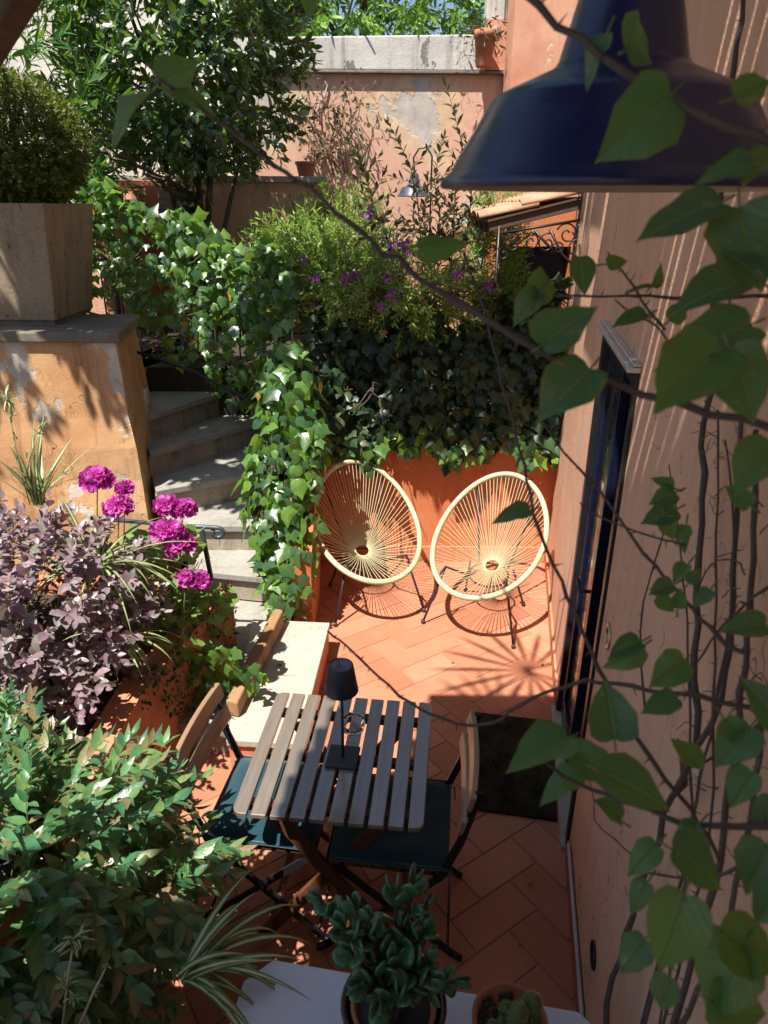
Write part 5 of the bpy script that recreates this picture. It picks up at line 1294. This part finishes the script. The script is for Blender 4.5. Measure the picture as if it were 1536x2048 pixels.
for px_, py_, dd in tips:
    e = np.array(ac(px_, py_ + 28, 1.50 + dd)); mid = base + (e - base) * .5 + A(0, 0, .02) + rng.normal(size=3) * .008; stm.tube([tuple(base + rng.normal(size=3) * A(.012, .012, 0)), tuple(mid), tuple(e)], [.008, .0065, .005], 7)
    ax = unit(e - mid); s_ = unit(np.cross(ax, A(0, 0, 1) + 1e-3)); w_ = np.cross(s_, ax)
    for ring_ in range(3):
        p = e - ax * (.028 * (2 - ring_)); an = R((72, 52, 22)[ring_]); 
        for q_ in range(2):
            th = ring_ * 1.57 + q_ * math.pi + rng.normal() * .25; rd = s_ * math.cos(th) + w_ * math.sin(th); tp_ = unit(ax * math.cos(an) + rd * math.sin(an) + rng.normal(size=3) * .12); nr = unit(ax * math.sin(an) - rd * math.cos(an)); nr = unit(nr - tp_ * nr.dot(tp_)); X_ = np.cross(tp_, nr); sz = rng.uniform(.048, .062) * (1.0, .95, .75)[ring_]
            link('leaf', fm, jade, mat4=Matrix([[X_[k] * sz, tp_[k] * sz, nr[k] * sz, p[k] - off[k]] for k in range(3)] + [[0, 0, 0, 1]]))
stm.build('stem', M['bark'], jade)
def cactus(label, p, r, h):
    t = thing('cactus', label, 'cactus', p, group='cacti in the clay pot'); n = 26; prof = [(r * .75, 0), (r, h * .25), (r, h * .7), (r * .88, h * .86), (r * .55, h * .97), (0.001, h)]
    v, f = [], []
    for i, (rr, z) in enumerate(prof):
        for j in range(n): a = 2 * math.pi * j / n; q_ = rr * (1 if j % 2 else .86); v.append((p.x + q_ * math.cos(a), p.y + q_ * math.sin(a), p.z + z))
    for i in range(len(prof) - 1):
        for j in range(n): f.append((i * n + j, i * n + (j + 1) % n, (i + 1) * n + (j + 1) % n, (i + 1) * n + j))
    b_ = MB(); b_.add(v, f, True); b_.build('body', M['cactus'], t); b_ = MB()
    for k in range(int(700 * (r / .02))):
        a = rng.integers(n // 2) * 2 * 2 * math.pi / n + 2 * math.pi / n; u = rng.random(); q_ = u * (len(prof) - 1.001); i = int(q_); rr = prof[i][0] + (prof[i + 1][0] - prof[i][0]) * (q_ - i); z = prof[i][1] + (prof[i + 1][1] - prof[i][1]) * (q_ - i)
        c = A(p.x + rr * math.cos(a), p.y + rr * math.sin(a), p.z + z); d = unit(A(math.cos(a), math.sin(a), .3 + (2 if z > h * .85 else 0)) + rng.normal(size=3) * .5) * r * rng.uniform(.25, .45); s_ = unit(np.cross(d, A(.2, .3, 1))) * .00035
        b_.add([c - s_, c + s_, c + d], [(0, 1, 2)])
    tag(b_.build('spines', M['spine'], t), None, kind='stuff')
cz = CP + Vector((0, 0, .10))
cactus('tall green cactus with spiny ribs in the clay pot', cz + Vector((.010, -.020, 0)), .020, .095)
cactus('thick golden spined cactus at the right of the clay pot', cz + Vector((.046, .005, 0)), .021, .085)
cactus('smallest spiny cactus at the left rim of the clay pot', cz + Vector((-.042, -.014, 0)), .010, .030)
cactus('little spiny cactus between the smallest and the tall one', cz + Vector((-.020, -.010, 0)), .010, .035)
cactus('stubby spiny cactus behind the little ones', cz + Vector((-.008, .014, 0)), .013, .045)

# ------------------------------------------------------------------ fan palm on the pergola roof, its frond hanging out over the patio
fp = thing('fan_palm', 'fan palm whose frond overhangs the patio and shades the floor', 'palm', (-.55, .9, 4.215))
b_ = MB().tube([(-.55, .9, 4.21), (-.55, .92, 4.5), (-.53, .95, 4.75)], [.07, .06, .05], 10); b_.build('trunk', M['bark'], fp)
MB().lathe([(0, 0), (.15, 0), (.2, .28), (.21, .3), (.19, .3), (0, .26)], (-.55, .9, 4.216), 24).build('pot', M['potclay'], fp)
def frond(c, out, nrm, L, n=15, sp=150):
    c = np.array(c); out = unit(np.array(out)); nrm = unit(np.array(nrm)); nrm = unit(nrm - out * nrm.dot(out)); s_ = np.cross(out, nrm); b_ = MB()
    b_.tube([(-.53, .95, 4.72), tuple((A(-.53, .95, 4.72) + c) / 2 + A(0, 0, .12)), tuple(c)], [.010, .008, .007], 6)
    for k in range(n):
        a = R(-sp + 2 * sp * k / (n - 1)); d = out * math.cos(a) + s_ * math.sin(a); w_ = np.cross(d, nrm); l_ = L * (1 - .25 * abs(a) / 3) * rng.uniform(.9, 1.05); pts = [(0, .004), (.25, .011), (.6, .016), (.85, .010), (1, .0005)]; v = []
        for t_, ww in pts: p = c + d * l_ * t_ - A(0, 0, .10 * t_ * t_ * l_); v += [p - w_ * ww, p + nrm * .006, p + w_ * ww]
        f = []
        for i in range(4): f += [(i * 3, i * 3 + 1, i * 3 + 4, i * 3 + 3), (i * 3 + 1, i * 3 + 2, i * 3 + 5, i * 3 + 4)]
        b_.add(v, f)
    b_.build('frond', M['palm'], fp)
for gx, gy, z in ((.86, 3.45, 4.05),):
    c = A(gx, gy, 0) - np.array(LIGHT) / abs(LIGHT.z) * z; frond(c, (-1, .05, 0), (0, 0, 1), .60)
frond((-.9, 1.0, 5.1), (-.8, .2, .4), (.3, 0, 1), .5); frond((-.3, .4, 5.15), (.4, -.8, .4), (0, .3, 1), .5)

# ------------------------------------------------------------------ unseen tree added left of the view, boughs placed to shade stairs and ivy wall
ot = thing('shade_tree', 'unseen tall tree added left of the view to shade the stairs and ivy wall', 'tree', (-3.5, 3.3, .49))
b_ = MB(); b_.tube([(-3.5, 3.3, .4), (-3.45, 3.35, 2.0), (-3.3, 3.45, 3.3), (-2.9, 3.6, 4.2)], [.14, .12, .10, .08], 10)
b_.tube([(-2.9, 3.6, 4.2), (-2.1, 3.75, 4.45), (-1.2, 3.8, 4.5), (-.4, 3.8, 4.45), (.35, 3.75, 4.4)], [.08, .06, .045, .03, .015], 8)
b_.tube([(-3.3, 3.45, 3.3), (-3.6, 3.7, 4.3), (-3.9, 3.8, 5.2)], [.08, .06, .03], 8); b_.build('trunk', M['bark'], ot)
lv = Leaves('oval', M['loquat'])
for c, r_, n in (((-2.15, 3.58, 4.35), (.66, .38, .22), 340), ((-1.2, 3.85, 4.5), (.4, .2, .2), 60), ((-.45, 3.72, 4.42), (.55, .26, .2), 170), ((.15, 3.74, 4.42), (.35, .24, .18), 110), ((-3.6, 3.6, 4.9), (.7, .6, .7), 160)):
    P_, D = blob(n, c, r_, .3, .25, int(n))
    for p, d in zip(P_, D): sprig(lv, None, p, d + rng.normal(size=3) * .4, .2, 6, .13, 60, 'alt', up=.9)
lv.emit(ot, 0)

for o_, n in (('hanging_ivy', 2), ('railing_ivy', 4), ('wall_ivy', 1)):
    t = bpy.data.objects[o_]; fn = {'hanging_ivy': col_fn, 'railing_ivy': rail_fn, 'wall_ivy': wall_fn}[o_]; lv = Leaves('ivy', M['autumn'])
    for _ in range(n):
        p, nr = fn(rng.random(), rng.uniform(.2, .9)); lv.add(np.array(p) + np.array(nr) * .08, A(rng.normal() * .5, -.2, -1), np.array(nr) + A(0, 0, .4), rng.uniform(.05, .09))
    lv.emit(t, 20, name='yellowed_leaf')
M['dry'] = leafmat('dry_leaf', [(.20, .11, .05), (.30, .17, .07), (.14, .07, .035)], .7, .1)
for k, (px_, py_, lab, s_) in enumerate(((678, 1785, 'dry curled leaf on the floor between the table legs', .05), (1040, 1890, 'tiny dry leaf on the shaded tiles near the skirting', .022), (700, 1300, 'dry leaf on the sunny tiles right of the bench', .03), (905, 1325, 'small dry leaf on the sunny tiles in front of the cord chairs', .028), (560, 1330, 'dry leaf lying on the stone bench', .035), (1085, 1330, 'dry leaf on the tiles in the palm shadow', .03), (470, 1215, 'dry leaf on the stair landing', .035), (860, 1790, 'small dry leaf on the tiles right of the table', .03), (1060, 1770, 'dry leaf on the shaded tiles by the door', .03))):
    z = .19 if k == 4 else (.178 if k == 6 else .0); p = az(px_, py_, z + .006); vv, ff = SH['ellip'][k % 3]; a = rng.uniform(0, 6.28)
    me = bpy.data.meshes.new('fallen_leaf'); me.from_pydata([(x * 1.1, y - .5, zz * 1.4 + .12 * abs(x) + .10) for x, y, zz in vv.tolist()], [], ff); me.materials.append(M['dry'])
    o_ = link('fallen_leaf', me, None, mat4=Matrix.Translation(p) @ Matrix.Rotation(a, 4, 'Z') @ Matrix.Diagonal((s_, s_, s_, 1))); tag(o_, lab, 'leaf', 'fallen dry leaves')
# ================================================================== the climber in the foreground
def heart_mesh(k):
    g = np.random.default_rng(90 + k); out_ = [(0, 0), (.12, -.05), (.27, -.045), (.385, .06), (.435, .22), (.415, .40), (.335, .58), (.215, .74), (.10, .87), (.035, .955), (0, 1.02)]
    wd = g.uniform(.74, 1.0); fold = g.uniform(.10, .55); curl = g.uniform(.05, .7); wav = g.uniform(.02, .06); ph = g.uniform(0, 6); bend = g.uniform(-.12, .12)
    v, f, uv, rim = [], [], [], []
    def z_(x, y): return fold * abs(x) * .8 - curl * max(0, y) ** 2 * .5 + wav * math.sin(9 * y + ph + (2 if x > 0 else 0)) * abs(x) * 3
    fr = (-1, -.66, -.33, 0, .33, .66, 1)
    for (x, y) in out_:
        x *= wd; x *= 1 + .05 * math.sin(19 * y + ph) + .03 * math.sin(41 * y + ph * 2)
        for q in fr:
            yy = max(y, 0) * (1 - abs(q)) + y * abs(q) if y < 0 else y - .06 * (1 - abs(q)) * 0
            v.append((x * q * (1 + (.08 if q > 0 else -.08) * math.sin(ph)) + bend * yy * yy, yy, z_(x * q, yy))); uv.append((.5 + x * q, yy)); rim.append(abs(q) if 0 < y < .98 or x > 0 else 1)
    m_ = len(fr)
    for i in range(len(out_) - 1):
        for j in range(m_ - 1): f.append((i * m_ + j, i * m_ + j + 1, (i + 1) * m_ + j + 1, (i + 1) * m_ + j))
    me = bpy.data.meshes.new('leaf'); me.from_pydata(v, [], f)
    ul = me.uv_layers.new(name='UVMap')
    for lp_ in me.loops: ul.data[lp_.index].uv = uv[lp_.vertex_index]
    at = me.attributes.new('rim', 'FLOAT', 'POINT'); at.data.foreach_set('value', rim)
    me.polygons.foreach_set('use_smooth', [True] * len(f)); me.materials.append(M['heart']); me.update(); return me
HM = [heart_mesh(k) for k in range(14)]
vn = thing('climbing_vine', 'thorny heart leaved climber on the right wall reaching across the view', 'vine', aw(1215, 2150, .08)); VO = np.array(root_loc(vn))
def branch(pts, r0, r1, name='branch', thorns=True, smooth=3):
    """pts: world points; resampled with Catmull-Rom"""
    P_ = [np.array(p, float) for p in pts]; P_ = [2 * P_[0] - P_[1]] + P_ + [2 * P_[-1] - P_[-2]]; out_ = []
    for i in range(1, len(P_) - 2):
        for s_ in range(smooth):
            t_ = s_ / smooth; a, b_, c, d = P_[i - 1:i + 3]; out_.append(.5 * ((2 * b_) + (c - a) * t_ + (2 * a - 5 * b_ + 4 * c - d) * t_ ** 2 + (3 * b_ - a - 3 * c + d) * t_ ** 3))
    out_.append(P_[-2]); n = len(out_); rr = [r0 + (r1 - r0) * i / (n - 1) for i in range(n)]
    out_ = [p + (rng.normal(size=3) * rr[i] * .6 if 0 < i < n - 1 else 0) for i, p in enumerate(out_)]
    rr = [r * (1 + .18 * (i % 4 == 1)) for i, r in enumerate(rr)]
    mb = MB().tube([tuple(p) for p in out_], rr, 8); o_ = mb.build(name, M['vinebark'], vn)
    if thorns:
        for i in range(1, n - 1):
            if rng.random() < .75:
                p = out_[i]; ax = unit(out_[i + 1] - out_[i - 1]); d = unit(np.cross(ax, rdir())) + ax * .25; L = rng.uniform(.006, .012); s_ = rr[i]
                MB().tube([tuple(p + d * s_ * .5), tuple(p + d * (s_ + L))], [min(.0014, s_ * .7), .0002], 5).build('thorn', M['vinebark'], o_)
    return out_
def cpts(*q): return [ac(a, b_, c) for a, b_, c in q]
def wpts(*q): return [aw(a, b_, c) for a, b_, c in q]
# long shoots crossing the view
branch(cpts((1040, -20, .66), (1150, 75, .64), (1300, 168, .61), (1420, 235, .58), (1560, 300, .56)), .0032, .0036)
branch(cpts((318, 158, .80), (365, 190, .80), (430, 236, .79), (500, 290, .78), (570, 342, .77), (640, 395, .76), (740, 482, .75), (820, 540, .74), (900, 592, .73), (1040, 682, .70), (1180, 742, .68), (1350, 805, .64), (1560, 862, .60)), .0018, .0036)
branch(cpts((925, 500, .95), (960, 590, .94), (985, 690, .93), (1015, 800, .92), (1042, 900, .91), (1060, 990, .90), (1095, 1100, .89), (1135, 1195, .88), (1180, 1300, .86), (1240, 1420, .83), (1330, 1560, .80), (1400, 1650, .84), (1440, 1720, .90)), .0014, .0028)
branch(cpts((655, 1262, 1.15), (690, 1290, 1.14), (740, 1335, 1.12), (800, 1392, 1.10), (860, 1428, 1.08), (940, 1450, 1.05), (1000, 1436, 1.02), (1060, 1398, 1.0), (1130, 1372, .97), (1200, 1362, .94), (1300, 1378, .9), (1400, 1392, .86), (1500, 1415, .82)), .0016, .0030)
branch(cpts((1075, 830, 1.0), (1130, 905, .98), (1200, 985, .96), (1290, 1105, .93), (1350, 1180, .90), (1400, 1235, .88), (1450, 1288, .86), (1500, 1305, .84)), .0014, .0030)
branch(cpts((1160, 1005, 1.0), (1190, 1030, .98), (1250, 1055, .95), (1330, 1080, .92), (1370, 1090, .9)), .0010, .0016)
branch(cpts((1045, 1490, .76), (1090, 1525, .75), (1160, 1565, .74), (1240, 1600, .72), (1340, 1640, .70), (1440, 1650, .68), (1560, 1652, .66)), .0014, .0034)
branch(cpts((1110, 592, .9), (1250, 594, .88), (1400, 596, .86), (1560, 592, .84)), .0012, .0024)
branch(cpts((1330, 660, .85), (1290, 610, .86), (1260, 565, .87), (1235, 530, .88), (1215, 505, .89)), .0018, .0010)
branch(cpts((1230, 600, .87), (1265, 628, .86), (1310, 650, .85), (1350, 700, .84)), .0010, .0014)
# upright stems on the wall
branch(wpts((1205, 2120, .07), (1225, 1960, .06), (1262, 1830, .05), (1300, 1720, .045), (1345, 1590, .04), (1385, 1480, .04), (1392, 1300, .04), (1395, 1150, .04), (1402, 1000, .04), (1412, 850, .04), (1422, 720, .04), (1432, 560, .04), (1440, 400, .04), (1455, 220, .04), (1475, 90, .04), (1492, -40, .04)), .0068, .0042, 'main_stem')
branch(wpts((1275, 2110, .06), (1340, 1880, .055), (1385, 1700, .05), (1378, 1560, .05), (1380, 1400, .05), (1374, 1250, .05), (1364, 1120, .05), (1350, 1000, .05), (1338, 930, .05)), .0032, .0012)
branch(wpts((1290, 1420, .05), (1280, 1300, .05), (1288, 1200, .05), (1318, 1100, .05), (1345, 1010, .05)), .0026, .0014)
branch(wpts((1340, 1600, .05), (1420, 1450, .05), (1455, 1290, .05), (1468, 1150, .05), (1478, 1000, .05), (1490, 820, .05), (1500, 650, .05)), .0050, .0034)
branch(wpts((1330, 2110, .06), (1395, 1890, .055), (1440, 1720, .05), (1462, 1560, .05), (1482, 1420, .05), (1492, 1300, .05), (1500, 1180, .05), (1508, 1000, .05), (1512, 860, .05)), .0052, .0040)
branch(wpts((1310, 2110, .06), (1375, 1860, .055), (1420, 1660, .03), (1428, 1400, .03), (1432, 1200, .03), (1434, 1000, .03), (1436, 820, .03)), .0026, .0018)
branch(wpts((1266, 2110, .06), (1331, 1880, .055), (1376, 1700, .06), (1400, 1560, .06), (1428, 1420, .06), (1452, 1300, .06), (1462, 1180, .06), (1466, 1020, .06), (1450, 880, .06)), .0030, .0016)
branch(wpts((1130, 1440, .05), (1180, 1570, .05), (1190, 1640, .05), (1230, 1680, .05), (1300, 1740, .05)), .0012, .0020)
branch(wpts((1395, 1180, .05), (1420, 1130, .07), (1470, 1120, .08), (1490, 1150, .07)), .0014, .0012)
branch(wpts((1390, 1330, .04), (1440, 1260, .05), (1490, 1210, .06), (1545, 1170, .06)), .0016, .0022)
branch(wpts((1400, 1530, .05), (1470, 1480, .05), (1540, 1440, .05)), .0020, .0026)
branch(wpts((1290, 1745, .05), (1400, 1760, .06), (1480, 1730, .06), (1545, 1700, .06)), .0020, .0026)
branch(wpts((1310, 2100, .05), (1330, 1980, .05), (1345, 1900, .05), (1365, 1820, .05)), .0022, .0016)
branch(wpts((1330, 2110, .06), (1395, 1980, .055), (1440, 1900, .05), (1490, 1700, .05), (1510, 1560, .05), (1520, 1400, .05)), .0044, .0034)
for k in range(26):                                     # short bare side twigs
    px_, py_ = rng.uniform(1380, 1530), rng.uniform(760, 1750); dx = rng.choice([-1, 1]) * rng.uniform(20, 60)
    branch(wpts((px_, py_, .045), (px_ + dx * .5, py_ - rng.uniform(-10, 20), .06), (px_ + dx, py_ - rng.uniform(-15, 40), .07)), .0011, .0005, 'twig', thorns=False)
def vleaf(bx, by, tx, ty, c, tilt=0.0, roll=0.0, sc=.88, var=None, pet=True):
    """a leaf from its stalk end (bx, by) to its tip (tx, ty), both at camera distance c (+tilt at the tip)"""
    b_ = np.array(ac(bx, by, c)); t_ = np.array(ac(tx, ty, c + tilt)); T = t_ - b_; L = np.linalg.norm(T) * sc; T = unit(T)
    vd = unit(b_ - np.array(CAM)); n_ = -vd + A(0, 0, .45) + rng.normal(size=3) * .12; n_ = unit(n_ - T * n_.dot(T)); X = np.cross(T, n_)
    n2 = n_ * math.cos(roll) + X * math.sin(roll); X = np.cross(T, n2)
    me = HM[int(rng.integers(len(HM))) if var is None else var]
    link('leaf', me, vn, mat4=Matrix([[X[k] * L, T[k] * L, n2[k] * L, b_[k] - VO[k]] for k in range(3)] + [[0, 0, 0, 1]]))
    if pet: MB().tube([tuple(b_ - T * .014 + A(0, 0, .002)), tuple(b_), tuple(b_ + T * L * .06)], [.0012, .0011, .0008], 5).build('leaf_stalk', M['greenstem'], vn)
for q in ((1212, 72, 1155, 190, .63, .02, .6), (1340, 192, 1172, 318, .60, .01, -.35), (1252, 100, 1318, 40, .62, .03, .6), (1470, 195, 1556, 150, .58, 0, 0), (322, 160, 408, 136, .80, -.02, .6), (300, 185, 192, 290, .78, -.03, .95), (350, 190, 442, 228, .79, .0, -.7),
          (1085, 690, 1205, 592, .68, -.01, -.2), (1078, 585, 1015, 650, .80, 0, .2), (1068, 600, 1100, 515, .80, .01, .5), (1180, 738, 1072, 845, .66, -.01, .1), (1440, 405, 1240, 470, .60, .0, .4), (1500, 330, 1375, 350, .60, .02, .7), (1480, 415, 1505, 610, .60, .01, .2), (1486, 565, 1318, 605, .64, 0, .4), (1500, 650, 1290, 712, .62, .0, .5),
          (1440, 700, 1285, 835, .58, -.01, .1), (1460, 700, 1536, 860, .58, 0, -.2), (1545, 890, 1455, 1000, .64, 0, .1), (1160, 515, 1165, 602, .86, 0, -.3), (1215, 528, 1262, 515, .86, 0, .2), (1058, 1020, 972, 1034, .92, 0, .5), (1345, 975, 1300, 950, .90, 0, .3), (1350, 985, 1290, 1003, .90, 0, -.2), (1350, 1020, 1276, 1052, .90, 0, .1), (1330, 1035, 1348, 1090, .90, 0, .0), (1372, 1052, 1362, 1115, .90, 0, .8), (1375, 1130, 1340, 1170, .88, 0, .2),
          (1378, 1165, 1402, 1130, .86, 0, .1), (1345, 1170, 1290, 1190, .88, 0, .2), (1355, 1215, 1360, 1170, .86, .0, .1), (1315, 1195, 1352, 1232, .88, 0, .3), (1530, 1252, 1432, 1250, .80, 0, .2), (1280, 1285, 1205, 1320, .82, 0, .4), (1282, 1295, 1200, 1345, .82, 0, -.4), (1368, 1320, 1285, 1370, .82, 0, -.1), (1228, 1478, 1212, 1342, .74, .02, .05), (1352, 1395, 1275, 1432, .80, 0, .3), (1135, 1478, 996, 1536, .74, -.02, .7), (1205, 1540, 1112, 1462, .74, 0, -.3),
          (1203, 1545, 1378, 1618, .68, -.02, .0), (1560, 1450, 1490, 1340, .66, 0, 0), (1372, 1498, 1418, 1545, .80, 0, 0), (1500, 1455, 1420, 1545, .72, 0, .2), (1505, 1545, 1450, 1625, .70, 0, .1), (1160, 1550, 1058, 1598, .76, 0, .7), (1312, 1690, 1240, 1758, .72, 0, .1), (1295, 1765, 1245, 1835, .72, 0, .3), (1345, 1700, 1488, 1775, .64, 0, 0), (1370, 1790, 1318, 1985, .60, -.01, 0), (1290, 1880, 1228, 1960, .72, 0, .2), (1440, 1860, 1580, 1960, .62, 0, .1), (1490, 1890, 1400, 2065, .62, 0, .1), (1340, 1955, 1318, 2040, .70, 0, .4), (1535, 1690, 1480, 1800, .70, 0, .2),
          (1292, 630, 1214, 652, .84, 0, .5), (1305, 568, 1338, 518, .86, 0, 1.1), (1300, 575, 1240, 578, .86, 0, 1.2), (838, 495, 950, 505, .93, 0, 1.0), (1340, 640, 1380, 600, .80, 0, .2), (1450, 640, 1400, 700, .66, 0, .1), (1500, 1010, 1450, 960, .72, 0, .1), (1240, 1640, 1180, 1590, .74, 0, .5), (1420, 1180, 1385, 1220, .84, 0, .3), (1450, 1440, 1500, 1500, .72, 0, .2), (1520, 560, 1450, 480, .60, 0, .2), (1395, 1650, 1340, 1700, .68, 0, .2), (1560, 1780, 1500, 1860, .66, 0, 0), (1420, 2000, 1560, 2060, .62, 0, .2), (1380, 1520, 1340, 1470, .78, 0, .3), (1545, 500, 1470, 560, .62, 0, .1), (1540, 300, 1480, 370, .6, 0, .4), (1545, 1600, 1490, 1650, .68, 0, .1), (625, -20, 612, 40, .9, 0, .6)):
    vleaf(*q)
